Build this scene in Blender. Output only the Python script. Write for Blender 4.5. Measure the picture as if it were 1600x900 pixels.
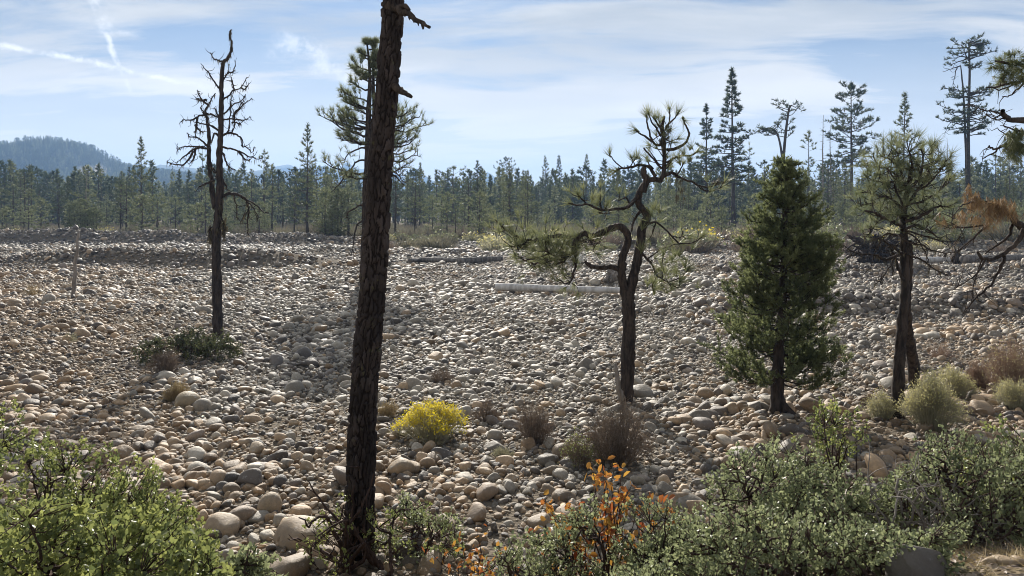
import bpy, math
import numpy as np
from mathutils import Matrix, Vector
PI = math.pi
rng = np.random.default_rng(7)
for o in list(bpy.data.objects): bpy.data.objects.remove(o)
scene = bpy.context.scene
COL = scene.collection

# ------------------------------------------------------------------ camera
F = 1142.0; HY = 335.0; H = 3.4           # focal length in px of a 1600 px wide frame, horizon row, eye height
cam = bpy.data.cameras.new('camera'); camo = bpy.data.objects.new('camera', cam); COL.objects.link(camo)
camo.location = (0, 0, H); camo.rotation_euler = (PI/2, 0, 0)
cam.sensor_width = 36; cam.lens = 36*F/1600; cam.shift_y = -(450-HY)/1600
cam.clip_start = .05; cam.clip_end = 20000
scene.camera = camo
scene.view_settings.view_transform = 'Standard'; scene.view_settings.look = 'None'
scene.view_settings.gamma = 1; scene.view_settings.exposure = 0.95
scene.cycles.use_denoising = True; scene.cycles.pixel_filter_type = 'BLACKMAN_HARRIS'; scene.cycles.filter_width = 1.0
scene.cycles.max_bounces = 6; scene.cycles.diffuse_bounces = 3; scene.cycles.glossy_bounces = 2
scene.cycles.transmission_bounces = 3; scene.cycles.transparent_max_bounces = 6; scene.cycles.volume_bounces = 0

# ------------------------------------------------------------------ node helpers
class NT:
    def __init__(s, tree): s.t = tree; s.n = tree.nodes; s.l = tree.links
    def node(s, typ, ins=None, **kw):
        n = s.n.new(typ)
        for k, v in kw.items(): setattr(n, k, v)
        for k, v in (ins or {}).items():
            sock = n.inputs[k]
            if isinstance(v, bpy.types.NodeSocket): s.l.new(v, sock)
            elif isinstance(v, (tuple, list)) and len(v) == 3 and sock.type == 'RGBA': sock.default_value = (*v, 1)
            else: sock.default_value = v
        return n
    def math(s, op, a, b=0.0, c=None, clamp=False):
        d = {0: a, 1: b}
        if c is not None: d[2] = c
        return s.node('ShaderNodeMath', d, operation=op, use_clamp=clamp).outputs[0]
    def vdot(s, a, b): return s.node('ShaderNodeVectorMath', {0: a, 1: b}, operation='DOT_PRODUCT').outputs['Value']
    def mix(s, f, a, b): return s.node('ShaderNodeMix', {0: f, 6: a, 7: b}, data_type='RGBA').outputs[2]
    def step(s, v, a, b, lo=0.0, hi=1.0):
        return s.node('ShaderNodeMapRange', {0: v, 1: a, 2: b, 3: lo, 4: hi}, interpolation_type='SMOOTHSTEP').outputs[0]
    def noise(s, vec, scale, detail=4, rough=.55, dist=0.0, out='Fac'):
        return s.node('ShaderNodeTexNoise', {'Vector': vec, 'Scale': scale, 'Detail': detail, 'Roughness': rough, 'Distortion': dist}).outputs[out]
    def mapping(s, vec, scale=(1,1,1), rot=(0,0,0), loc=(0,0,0)):
        return s.node('ShaderNodeMapping', {'Vector': vec, 'Scale': scale, 'Rotation': rot, 'Location': loc}).outputs[0]

# ------------------------------------------------------------------ sky and sun
SUN_AZ = -0.15          # x/y of the direction to the sun (it stands behind the tall trunk)
SUN_EL = math.radians(27)
az = math.atan2(SUN_AZ, 1.0)
w = bpy.data.worlds.new('World'); scene.world = w; w.use_nodes = True
nt = NT(w.node_tree); nt.n.clear()
sky = nt.node('ShaderNodeTexSky', sky_type='NISHITA'); sky.sun_disc = False
sky.sun_elevation = SUN_EL; sky.sun_rotation = az; sky.altitude = 400; sky.air_density = 1.0; sky.dust_density = .4; sky.ozone_density = 2.0
D = nt.node('ShaderNodeTexCoord').outputs['Generated']
D = nt.node('ShaderNodeVectorMath', {0: D}, operation='NORMALIZE').outputs[0]
sep = nt.node('ShaderNodeSeparateXYZ', {0: D})
zz = nt.math('ADD', nt.math('MAXIMUM', sep.outputs[2], 0.0), .10)
cx = nt.math('DIVIDE', sep.outputs[0], zz); cy = nt.math('DIVIDE', sep.outputs[1], zz)
P = nt.node('ShaderNodeCombineXYZ', {0: cx, 1: cy, 2: 0.0}).outputs[0]
warp = nt.noise(P, .5, 3, .5, out='Color')
Pw = nt.node('ShaderNodeVectorMath', {0: warp, 1: (1.1, 1.1, 0), 2: P}, operation='MULTIPLY_ADD').outputs[0]
veil = nt.noise(nt.mapping(Pw, (.42, .60, 1), (0, 0, .5), (1.7, 3.1, 0)), 1.0, 7, .56)
wisp = nt.noise(nt.mapping(Pw, (.40, 1.35, 1), (0, 0, .55), (5.2, .3, 0)), 1.3, 8, .60)
cl = nt.math('ADD', nt.math('MULTIPLY', veil, .62), nt.math('MULTIPLY', wisp, .40))
cmask = nt.step(cl, .435, .56)
thick = nt.step(nt.noise(nt.mapping(Pw, (.7, 1.1, 1), (0, 0, .4), (9, 2, 0)), 1.1, 5, .55), .35, .7)
def streak(p, q, wid, seed, stren):
    def dr(a): v = np.array([(a[0]-800)/F, 1, (HY-a[1])/F]); return v/np.linalg.norm(v)
    a, b = dr(p), dr(q); n = np.cross(a, b); n /= np.linalg.norm(n); m = (a+b)/2; m /= np.linalg.norm(m)
    t = b-a; L = np.linalg.norm(t); t /= L
    wob = nt.noise(nt.mapping(D, (1, 1, 1), (0, 0, 0), (seed, 0, 0)), 22, 5, .6)
    d = nt.math('ADD', nt.vdot(D, tuple(n)), nt.math('MULTIPLY', nt.math('SUBTRACT', wob, .5), wid*4.2))
    across = nt.step(nt.math('ABSOLUTE', d), 0.0, wid, 1.0, 0.0)
    al = nt.math('ABSOLUTE', nt.math('SUBTRACT', nt.vdot(D, tuple(t)), float(np.dot(m, t))))
    along = nt.step(al, L*.30, L*.56, 1.0, 0.0)
    br = nt.step(nt.noise(D, 40, 6, .7), .36, .62, .08, 1.0)
    return nt.math('MULTIPLY', nt.math('MULTIPLY', nt.math('MULTIPLY', across, along), br), stren)
st = streak((-60, 58), (345, 140), .0048, 1, .9)
for a in (((118, -90), (172, 62), .010, 4, .5), ((158, 40), (206, 150), .005, 2, .7), ((420, 62), (570, 128), .02, 7, .5), ((150, 50), (220, 50), .005, 9, .35)):
    st = nt.math('MAXIMUM', st, streak(*a))
low = nt.step(sep.outputs[2], 0.0, .30, .88, 0.0)                 # thicker veil of thin cloud low over the horizon
cm = nt.math('MAXIMUM', nt.math('MULTIPLY', cmask, .86), low)
# thin cloud: grey blue where thick, cream where thin; values in the sky's own unit (before the 0.1 strength)
ccol = nt.mix(thick, (5.2, 5.3, 5.3), (9.4, 9.0, 8.2))
ccol = nt.mix(nt.step(sep.outputs[2], .02, .30, 1.0, 0.0), ccol, (13.0, 12.0, 10.8))
skyc = nt.node('ShaderNodeMix', {0: 1.0, 6: sky.outputs[0], 7: (.46, .54, .64)}, data_type='RGBA', blend_type='MULTIPLY').outputs[2]
skyc = nt.mix(cm, skyc, ccol)
skyc = nt.mix(st, skyc, (12.5, 12.3, 11.6))
bg = nt.node('ShaderNodeBackground', {'Color': skyc, 'Strength': 0.056})
nt.l.new(bg.outputs[0], nt.node('ShaderNodeOutputWorld').inputs[0])
sunl = bpy.data.lights.new('sun', 'SUN'); sunl.energy = 5.0; sunl.angle = math.radians(.53); sunl.color = (1, .94, .85)
sun = bpy.data.objects.new('sun', sunl); COL.objects.link(sun)
sd = Vector((math.sin(az)*math.cos(SUN_EL), math.cos(az)*math.cos(SUN_EL), math.sin(SUN_EL)))
sun.rotation_euler = sd.to_track_quat('Z', 'Y').to_euler(); sun.location = (0, 0, 60)

# ------------------------------------------------------------------ object helpers
def link(name, data, parent=None):
    o = bpy.data.objects.new(name, data); COL.objects.link(o)
    if parent is not None: o.parent = parent
    return o
def tag(o, label=None, cat=None, group=None, kind=None):
    if label: o['label'] = label
    if cat: o['category'] = cat
    if group: o['group'] = group
    if kind: o['kind'] = kind
    return o
def thing(name, loc, label, cat, group=None):
    o = link(name, None); o.location = loc; o.empty_display_size = .3
    return tag(o, label, cat, group)
class MB:
    """collects vertices, triangles and quads as arrays and builds one mesh"""
    def __init__(s): s.v = []; s.t = []; s.q = []; s.n = 0; s.c = []
    def add(s, v, t=None, q=None, tint=None):
        v = np.asarray(v, float).reshape(-1, 3)
        if t is not None and len(t): s.t.append(np.asarray(t).reshape(-1, 3)+s.n)
        if q is not None and len(q): s.q.append(np.asarray(q).reshape(-1, 4)+s.n)
        s.v.append(v); s.n += len(v)
        s.c.append(np.full(len(v), .5) if tint is None else np.broadcast_to(np.asarray(tint, float), (len(v),)))
    def mesh(s, name, mats, smooth=False, origin=(0, 0, 0)):
        me = bpy.data.meshes.new(name)
        v = np.concatenate(s.v)-np.asarray(origin, float) if s.v else np.zeros((0, 3))
        t = np.concatenate(s.t) if s.t else np.zeros((0, 3), int); q = np.concatenate(s.q) if s.q else np.zeros((0, 4), int)
        me.vertices.add(len(v)); me.vertices.foreach_set('co', v.astype(np.float32).ravel())
        loops = np.concatenate([t.ravel(), q.ravel()]).astype(np.int32)
        me.loops.add(len(loops)); me.loops.foreach_set('vertex_index', loops)
        me.polygons.add(len(t)+len(q))
        me.polygons.foreach_set('loop_start', np.concatenate([np.arange(len(t))*3, len(t)*3+np.arange(len(q))*4]).astype(np.int32))
        if smooth: me.polygons.foreach_set('use_smooth', np.ones(len(t)+len(q), bool))
        a = me.attributes.new('tint', 'FLOAT', 'POINT')
        if len(v): a.data.foreach_set('value', np.concatenate(s.c).astype(np.float32))
        me.update(calc_edges=True)
        for m in (mats if isinstance(mats, (list, tuple)) else [mats]): me.materials.append(m)
        return me
    def build(s, name, mat, parent=None, smooth=False, origin=None):
        if origin is None: origin = tuple(parent.location) if parent is not None else (0, 0, 0)
        o = link(name, s.mesh(name, mat, smooth, origin), parent)
        if parent is None: o.location = origin
        return o
def norm(v): return v/np.maximum(np.linalg.norm(v, axis=-1, keepdims=True), 1e-9)
def at(px, py, Y): return np.array([(px-800)/F*Y, Y, H+(HY-py)/F*Y])
def smooth_line(pts, sub=4, jit=0.0, r=rng):
    """Catmull-Rom through points (any dimension)"""
    p = np.asarray(pts, float)
    if len(p) < 3: 
        t = np.linspace(0, 1, sub+1)[:, None]; out = p[0]*(1-t)+p[-1]*t
    else:
        e = np.vstack([2*p[0]-p[1], p, 2*p[-1]-p[-2]]); out = []
        for i in range(len(p)-1):
            a, b, c, d = e[i:i+4]
            for k in range(sub):
                t = k/sub
                out.append(.5*(2*b+(c-a)*t+(2*a-5*b+4*c-d)*t*t+(3*b-a-3*c+d)*t**3))
        out.append(p[-1]); out = np.array(out)
    if jit: 
        j = r.normal(0, jit, out[:, :3].shape); j[0] = 0; out[:, :3] += j
    return out
def tube(mb, pts, rad, k=6, tint=.5, cap=False, rough=0.0, r=rng):
    p = np.asarray(pts, float); n = len(p); rad = np.broadcast_to(np.asarray(rad, float), (n,))
    tg = norm(np.gradient(p, axis=0))
    ref = np.array([1., 0, 0]) if abs(tg[0][0]) < .8 else np.array([0, 1., 0])
    u = np.zeros((n, 3)); c = ref
    for i in range(n):
        c = c-tg[i]*c.dot(tg[i]); c /= max(np.linalg.norm(c), 1e-9); u[i] = c
    vv = np.cross(tg, u)
    a = np.arange(k)*2*PI/k
    rr = rad[:, None]*np.ones((1, k))
    if rough: rr = rr*(1+r.normal(0, rough, (n, k)))
    ring = p[:, None]+rr[..., None]*(np.cos(a)[None, :, None]*u[:, None]+np.sin(a)[None, :, None]*vv[:, None])
    i, j = np.meshgrid(np.arange(n-1), np.arange(k), indexing='ij'); j2 = (j+1) % k
    q = np.stack([i*k+j, i*k+j2, (i+1)*k+j2, (i+1)*k+j], -1).reshape(-1, 4)
    V = ring.reshape(-1, 3); T = None
    if cap:
        V = np.vstack([V, p[0], p[-1]]); jj = np.arange(k)
        T = np.vstack([np.stack([(jj+1) % k, jj, np.full(k, n*k)], -1), np.stack([(n-1)*k+jj, (n-1)*k+(jj+1) % k, np.full(k, n*k+1)], -1)])
    mb.add(V, T, q, tint)
def blades(mb, base, d, length, width, tint=.5, r=rng, bend=0.0):
    """one thin triangle per blade"""
    n = len(base); d = norm(d); side = norm(np.cross(d, r.normal(size=(n, 3))))
    length = np.broadcast_to(length, (n,))[:, None]; width = np.broadcast_to(width, (n,))[:, None]
    tip = base+d*length
    if bend: tip = tip-np.array([0, 0, bend])*length
    V = np.stack([base-side*width/2, base+side*width/2, tip], 1).reshape(-1, 3)
    mb.add(V, np.arange(3*n).reshape(-1, 3), None, np.repeat(np.broadcast_to(tint, (n,)), 3))
def leaf_geo(base, d, nrm, length, width, fold=.25):
    n = len(base); d = norm(d); s = norm(np.cross(d, nrm)); nn = np.cross(s, d)
    L = np.broadcast_to(length, (n,))[:, None]; W = np.broadcast_to(width, (n,))[:, None]/2
    V = [base, base+d*L*.28+s*W*.85+nn*W*fold, base+d*L*.68+s*W*.92+nn*W*fold, base+d*L-nn*W*.15, base+d*L*.68-s*W*.92+nn*W*fold, base+d*L*.28-s*W*.85+nn*W*fold]
    return np.stack(V, 1).reshape(-1, 3)
def leaves(mb, base, d, nrm, length, width, tint=.5, fold=.25):
    n = len(base); V = leaf_geo(base, d, nrm, length, width, fold)
    k = np.arange(n)[:, None]*6
    q = np.concatenate([k+np.array([[0, 1, 2, 3]]), k+np.array([[0, 3, 4, 5]])])
    mb.add(V, None, q, np.repeat(np.broadcast_to(tint, (n,)), 6))
def rdir(n, r=rng): return norm(r.normal(size=(n, 3)))

# ------------------------------------------------------------------ smooth value noise for numpy
_perm = np.random.default_rng(3).random((256, 256))
def vnoise(x, y):
    xi = np.floor(x).astype(int); yi = np.floor(y).astype(int); fx = x-xi; fy = y-yi
    fx = fx*fx*(3-2*fx); fy = fy*fy*(3-2*fy)
    g = lambda a, b: _perm[a % 256, b % 256]
    return (g(xi, yi)*(1-fx)+g(xi+1, yi)*fx)*(1-fy)+(g(xi, yi+1)*(1-fx)+g(xi+1, yi+1)*fx)*fy
def fbm(x, y, o=4):
    s = 0; a = .5
    for k in range(o): s = s+a*vnoise(x*2**k+17*k, y*2**k+5*k); a *= .5
    return s
def sstep(a, b, x): t = np.clip((x-a)/(b-a), 0, 1); return t*t*(3-2*t)

# ------------------------------------------------------------------ materials
def material(name):
    m = bpy.data.materials.new(name); m.use_nodes = True; n = NT(m.node_tree); n.n.clear()
    n.out = n.node('ShaderNodeOutputMaterial'); return m, n
def leaf_mat(name, a, b, trans=.35, rough=.5, spec=.3, tcol=None):
    m, n = material(name)
    t = n.node('ShaderNodeAttribute', attribute_name='tint').outputs['Fac']
    c = n.mix(t, a, b)
    p = n.node('ShaderNodeBsdfPrincipled', {'Base Color': c, 'Roughness': rough, 'Specular IOR Level': spec})
    tr = n.node('ShaderNodeBsdfTranslucent', {'Color': n.mix(.5, c, tcol) if tcol else c})
    mx = n.node('ShaderNodeMixShader', {0: trans, 1: p.outputs[0], 2: tr.outputs[0]})
    n.l.new(mx.outputs[0], n.out.inputs[0]); return m
def bark_mat(name, a, b, scale=8, stretch=.25, rough=.9, bump=.5, c3=None):
    m, n = material(name)
    co = n.node('ShaderNodeTexCoord').outputs['Object']
    v = n.mapping(co, (scale, scale, scale*stretch))
    f = n.noise(v, 1.0, 6, .65); g = n.noise(v, 3.3, 5, .6)
    c = n.mix(n.step(f, .35, .65), a, b)
    if c3: c = n.mix(n.step(n.noise(co, scale*.35, 3), .52, .68), c, c3)
    bp = n.node('ShaderNodeBump', {'Strength': bump, 'Distance': .02, 'Height': n.math('ADD', f, g)})
    p = n.node('ShaderNodeBsdfPrincipled', {'Base Color': c, 'Roughness': rough, 'Specular IOR Level': .15, 'Normal': bp.outputs[0]})
    n.l.new(p.outputs[0], n.out.inputs[0]); return m
M = {}
M['needle_near'] = leaf_mat('needle_near', (.12, .14, .065), (.32, .33, .16), .45, .4)
M['needle'] = leaf_mat('needle', (.09, .112, .05), (.21, .22, .10), .45)
M['needle_grey'] = leaf_mat('needle_grey', (.115, .14, .07), (.28, .295, .155), .47)
M['needle_dark'] = leaf_mat('needle_dark', (.05, .07, .038), (.11, .13, .065), .36)
M['needle_dead'] = leaf_mat('needle_dead', (.16, .095, .05), (.40, .27, .13), .3)
M['cedar'] = leaf_mat('cedar', (.085, .108, .05), (.27, .295, .13), .56)
M['manz'] = leaf_mat('manzanita_leaf', (.115, .145, .055), (.37, .39, .12), .48, .38, .45)
M['manz_grey'] = leaf_mat('manzanita_leaf_grey', (.14, .165, .085), (.36, .39, .20), .48, .42, .4)
M['manz_dark'] = leaf_mat('manzanita_leaf_dark', (.05, .06, .03), (.13, .14, .06), .3)
M['manz_stem'] = bark_mat('manzanita_stem', (.04, .026, .022), (.10, .065, .052), 30)
M['oak'] = leaf_mat('oak_leaf', (.34, .085, .03), (.56, .32, .06), .4)
M['sage'] = leaf_mat('sage', (.16, .15, .10), (.29, .26, .18), .3)
M['rabbit'] = leaf_mat('rabbitbrush_stem', (.30, .29, .19), (.50, .47, .33), .4)
M['yellow'] = leaf_mat('yellow_flower', (.70, .55, .02), (.85, .72, .06), .4)
M['palebloom'] = leaf_mat('pale_flower', (.55, .50, .20), (.74, .68, .34), .35)
M['drytwig'] = leaf_mat('dry_twig', (.15, .11, .085), (.34, .27, .20), .15)
M['redtwig'] = leaf_mat('red_twig', (.24, .16, .12), (.42, .31, .22), .25)
M['drygrass'] = leaf_mat('dry_grass', (.26, .19, .10), (.45, .36, .20), .35)
M['moss'] = leaf_mat('moss', (.055, .045, .028), (.12, .10, .055), .25)
M['bark_dark'] = bark_mat('bark_dark', (.022, .018, .016), (.075, .058, .048), 14)
M['bark_snag'] = bark_mat('bark_snag', (.020, .016, .015), (.065, .052, .045), 12)
M['bark_far'] = bark_mat('bark_far', (.055, .042, .036), (.10, .08, .066), 4)
M['bark_grey'] = bark_mat('bark_grey', (.16, .14, .12), (.30, .27, .24), 10)
M['log'] = bark_mat('weathered_log', (.42, .40, .37), (.66, .64, .61), 5, .2)
M['log_dark'] = bark_mat('dark_log', (.10, .09, .08), (.24, .22, .20), 5)

def big_bark():
    m, n = material('pine_plate_bark')
    t = n.node('ShaderNodeAttribute', attribute_name='tint').outputs['Fac']      # 0 in the furrows, 1 on the plates
    pid = n.node('ShaderNodeAttribute', attribute_name='plate').outputs['Fac']
    co = n.node('ShaderNodeTexCoord').outputs['Object']
    g = n.noise(n.mapping(co, (40, 40, 12)), 1.0, 6, .65)
    plate = n.mix(pid, (.028, .024, .024), (.095, .079, .076))
    plate = n.mix(n.step(g, .4, .7), n.mix(.45, plate, (.05, .035, .03)), plate)
    plate = n.mix(n.math('MULTIPLY', n.step(n.noise(co, 9, 4, .6), .60, .72), .6), plate, (.12, .12, .05))  # lichen
    char = n.step(n.noise(n.mapping(co, (1, 1, .5)), 4.5, 5, .6), .42, .58)
    plate = n.mix(n.math('MULTIPLY', char, .75), plate, (.026, .022, .022))
    c = n.mix(n.step(n.math('ADD', t, n.math('MULTIPLY', n.math('SUBTRACT', g, .5), 1.2)), .15, .6), (.018, .014, .014), plate)
    bp = n.node('ShaderNodeBump', {'Strength': .6, 'Distance': .012, 'Height': g})
    p = n.node('ShaderNodeBsdfPrincipled', {'Base Color': c, 'Roughness': .9, 'Specular IOR Level': .15, 'Normal': bp.outputs[0]})
    n.l.new(p.outputs[0], n.out.inputs[0]); return m
M['big_bark'] = big_bark()

def stone_mat(name, instanced):
    m, n = material(name)
    if instanced: c = n.node('ShaderNodeAttribute', attribute_name='stone_col', attribute_type='INSTANCER').outputs['Color']
    else: c = n.node('ShaderNodeObjectInfo').outputs['Color']
    co = n.node('ShaderNodeTexCoord').outputs['Object']
    g = n.noise(co, 3.0, 6, .65); s = n.noise(co, 14, 4, .6)
    c = n.mix(n.step(g, .3, .75), n.mix(.42, c, (.11, .085, .06)), c)
    c = n.mix(n.math('MULTIPLY', n.step(s, .56, .70), .35), c, (.07, .065, .06))
    c = n.mix(n.math('MULTIPLY', n.step(n.noise(co, 2.2, 5, .7), .58, .68), .35), c, (.50, .48, .44))
    bp = n.node('ShaderNodeBump', {'Strength': .35, 'Distance': .05, 'Height': n.math('ADD', g, n.math('MULTIPLY', s, .35))})
    p = n.node('ShaderNodeBsdfPrincipled', {'Base Color': c, 'Roughness': .62, 'Specular IOR Level': .35, 'Normal': bp.outputs[0]})
    n.l.new(p.outputs[0], n.out.inputs[0]); return m
M['stone_i'] = stone_mat('river_stone_field', True); M['stone'] = stone_mat('river_stone', False)

def ground_mat():
    m, n = material('ground')
    co = n.node('ShaderNodeTexCoord').outputs['Object']
    a = n.noise(co, .35, 5, .6); b = n.noise(co, 9, 6, .7); v = n.node('ShaderNodeTexVoronoi', {'Vector': co, 'Scale': 16.0}).outputs['Distance']
    c = n.mix(b, (.075, .06, .045), (.23, .19, .14))
    t = n.node('ShaderNodeAttribute', attribute_name='tint').outputs['Fac']      # 0 gravel bed, 1 forest floor and bank soil
    f = n.mix(n.step(n.noise(co, .8, 6, .65), .35, .65), (.13, .10, .065), (.25, .20, .12))
    f = n.mix(n.step(n.noise(co, 3, 5, .6), .5, .7), f, (.10, .10, .05))
    c = n.mix(t, c, f)
    bp = n.node('ShaderNodeBump', {'Strength': .8, 'Distance': .05, 'Height': n.math('ADD', b, v)})
    p = n.node('ShaderNodeBsdfPrincipled', {'Base Color': c, 'Roughness': .95, 'Specular IOR Level': .1, 'Normal': bp.outputs[0]})
    n.l.new(p.outputs[0], n.out.inputs[0]); return m
M['ground'] = ground_mat()

# ------------------------------------------------------------------ terrain
def ground_z(x, y):
    x = np.asarray(x, float); y = np.asarray(y, float)
    z = .55*(fbm(x/9+3, y/7+8, 3)-.45)*sstep(8, 14, y)*sstep(125, 100, y)
    def berm(yc, wd, hgt, x0, x1, skew=0.0):
        yy = y-(yc+skew*x+2.0*(vnoise(x/9, x*0+yc)-.5)*wd/2)
        prof = np.where(yy < 0, np.exp(-(yy/wd)**2*2.2), np.exp(-(yy/(wd*2.2))**2*2))
        return hgt*prof*sstep(x0-4, x0+4, x)*sstep(x1+6, x1-6, x)*(.65+.7*vnoise(x/5, y/9))
    z = z+berm(84, 3.5, 1.5, -90, -17)+berm(47, 2.2, .95, -34, -12)+berm(61, 3, .45, -50, -6)
    z = z+berm(26, 1.6, .55, 7, 40)+berm(41, 2.5, .5, 9, 60)+berm(70, 3, .8, 6, 60)+berm(33, 2, .35, -3, 9)
    z = z+.5*np.exp(-((x+16)/5)**2-((y-21)/6)**2)
    edge = 2.5+.9*sstep(1.6, 2.6, x); foot = 6.6+1.6*sstep(-.5, 2.0, x)+.5*(vnoise(x/.8, x*0)-.5)
    bk = 1.5*(1-sstep(0, 1, (y-edge)/(foot-edge)))
    z = z*sstep(5, 9, y)+bk+.05*(fbm(x*1.6, y*1.6)-.45)
    return z+sstep(120, 400, y)*1.5
def build_ground():
    ys = np.concatenate([np.arange(-6, 0, 1), np.arange(0, 12, .12), np.arange(12, 40, .35), np.arange(40, 110, .8), np.geomspace(110, 3700, 50)])
    us = np.concatenate([np.linspace(-1, -.35, 30), np.linspace(-.34, .34, 240), np.linspace(.35, 1, 30)])
    U, Yg = np.meshgrid(us, ys); half = np.where(Yg < 0, 12, 12+1.9*np.maximum(Yg, 0)); half = np.minimum(half, 3700)
    X = U*half; Z = ground_z(X, Yg); n, k = X.shape
    i, j = np.meshgrid(np.arange(n-1), np.arange(k-1), indexing='ij')
    q = np.stack([i*k+j, i*k+j+1, (i+1)*k+j+1, (i+1)*k+j], -1)
    t = np.maximum(sstep(88, 98, Yg+8*(fbm(X/8, Yg/8)-.5)), sstep(.25, .6, Z)*sstep(9, 7, Yg))
    mb = MB(); mb.add(np.stack([X, Yg, Z], -1), None, q, t.ravel())
    return tag(mb.build('ground', M['ground'], None, True), kind='structure')
ground = build_ground()

# ------------------------------------------------------------------ cobbles
def ico(sub):
    import bmesh
    bm = bmesh.new(); bmesh.ops.create_icosphere(bm, subdivisions=sub, radius=1)
    v = np.array([x.co[:] for x in bm.verts]); f = np.array([[a.index for a in g.verts] for g in bm.faces]); bm.free(); return v, f
ICO = {s: ico(s) for s in (1, 2, 3)}
def stone_geo(sub, seed, dims=(1, .74, .5), rough=.20):
    r = np.random.default_rng(seed); v, f = ICO[sub]; v = v.copy()
    e = r.uniform(.60, 1.0); v = np.sign(v)*np.abs(v)**e
    for k in range(5):
        d = rdir(1, r)[0]; ph = r.uniform(0, 6)
        v = v*(1+rough*.35*np.sin(v@d*r.uniform(1.2, 3.2)+ph))[:, None]
    for k in range(r.integers(2, 6)):                                # worn flat faces
        d = rdir(1, r)[0]; h = r.uniform(.50, .80); s = v@d
        v = v-np.where(s > h, (s-h)*.75, 0)[:, None]*d
    v = v*np.array(dims)*r.uniform(.85, 1.15, 3); return v, f
def stone_mesh(name, sub, seed, mat, dims=(1, .74, .5), rough=.20):
    v, f = stone_geo(sub, seed, dims, rough); mb = MB(); mb.add(v, f); return mb.mesh(name, mat, True)
NP = 20
proto_dims = [(1, np.random.default_rng(100+i).uniform(.52, .98), np.random.default_rng(200+i).uniform(.40, .82)) for i in range(NP)]
stone_hi = [stone_mesh('cobble', 3, 40+i, M['stone'], proto_dims[i]) for i in range(NP)]

def scatter_cobbles():
    out = []
    for (y0, y1, sp, med, sg, lo, hi) in ((6.0, 30, .122, .060, .48, .026, .24), (30, 60, .20, .09, .44, .045, .30), (60, 97, .38, .16, .36, .08, .42), (6.2, 20, .10, .035, .32, .018, .06)):
        ny = int((y1-y0)/sp); rows = []
        for iy in range(ny):
            y = y0+iy*sp; hw = .74*y+2.5
            xs = np.arange(-hw, hw, sp); rows.append(np.stack([xs, np.full(len(xs), y)], 1))
        p = np.concatenate(rows); p = p+rng.uniform(-.62, .62, p.shape)*sp
        s = np.clip(med*np.exp(rng.normal(0, sg, len(p))), lo, hi)
        s = s*(.60+.75*vnoise(p[:, 0]/1.7, p[:, 1]/1.9)**1.2)*np.where(p[:, 0] > -.2-.0*p[:, 1], .98, 1.0); s = np.minimum(s, np.where(p[:, 1] > 11, .20+.004*np.maximum(p[:, 1]-11, 0), .22))                           # patches of larger and smaller stones
        out.append(np.column_stack([p, s]))
    a = np.concatenate(out); x, y, s = a.T
    # bare gravel strips in the middle distance, the bank, and thinning toward the forest
    gv = np.exp(-((y-(52+.25*x))/4.5)**2)*sstep(-22, -12, x)*sstep(9, 2, x)+np.exp(-((y-72)/7)**2)*sstep(-18, -8, x)*sstep(16, 4, x)
    keep = rng.random(len(x)) > np.clip(gv*.9, 0, .9)
    keep &= rng.random(len(x)) > sstep(86, 97, y+6*(vnoise(x/6, y/6)-.5))
    foot = 6.6+1.6*sstep(-.5, 2.0, x); keep &= (y > foot-.5) | (rng.random(len(x)) < .35)*(y > foot-1.3)
    x, y, s = x[keep], y[keep], s[keep]
    z = ground_z(x, y)+s*rng.uniform(-.05, .35, len(x))
    return x, y, z, s
cx_, cy_, cz_, cs_ = scatter_cobbles()
# a handful of large cobbles seen in the photograph's foreground
big_spots = [(470, 845, .23, 1.5), (625, 738, .21, 1.0), (373, 818, .20, 1.0), (345, 830, .18, 1.0), (600, 770, .14, 1.2), (760, 778, .16, 1.1), (745, 810, .16, 1.1), (400, 708, .16, 1.0), (1130, 678, .16, 1.4), (1060, 790, .2, 1.2), (1195, 665, .12, 1.4), (1255, 690, .15, 1.0), (1450, 668, .16, 1.4), (440, 900, .2, 1.2), (295, 632, .2, 1.6), (1090, 655, .14, 1.3), (840, 820, .12, 1.2), (700, 820, .13, 1.3), (420, 800, .15, 1.3), (500, 870, .13, 1.2)]
for px, py, s, el in big_spots:
    Y = H*F/(py-HY); cx_ = np.append(cx_, (px-800)/F*Y); cy_ = np.append(cy_, Y); cs_ = np.append(cs_, s); cz_ = np.append(cz_, ground_z((px-800)/F*Y, Y)+s*.3)
N = len(cx_)
pr = rng.integers(0, NP, N); rz = rng.uniform(0, 2*PI, N); rx = rng.normal(0, .36, N); ry = rng.normal(0, .36, N); rx[-len(big_spots):] *= .3; ry[-len(big_spots):] *= .3
def shade_zone(x, y):
    """shade painted into the stone colours, in bands along the low berms"""
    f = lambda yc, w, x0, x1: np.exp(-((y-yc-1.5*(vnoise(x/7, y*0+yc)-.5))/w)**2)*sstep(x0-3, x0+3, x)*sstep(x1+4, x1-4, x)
    return np.clip(f(82, 4.5, -90, -17)+f(46, 2.6, -34, -10)*.9+f(25.5, 1.8, 7, 40)*.8+f(40, 2.5, 9, 60)*.6+f(60, 5, -10, 6)*.6+f(16.3, 1.3, -9, -3)*.7, 0, 1)
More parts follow.
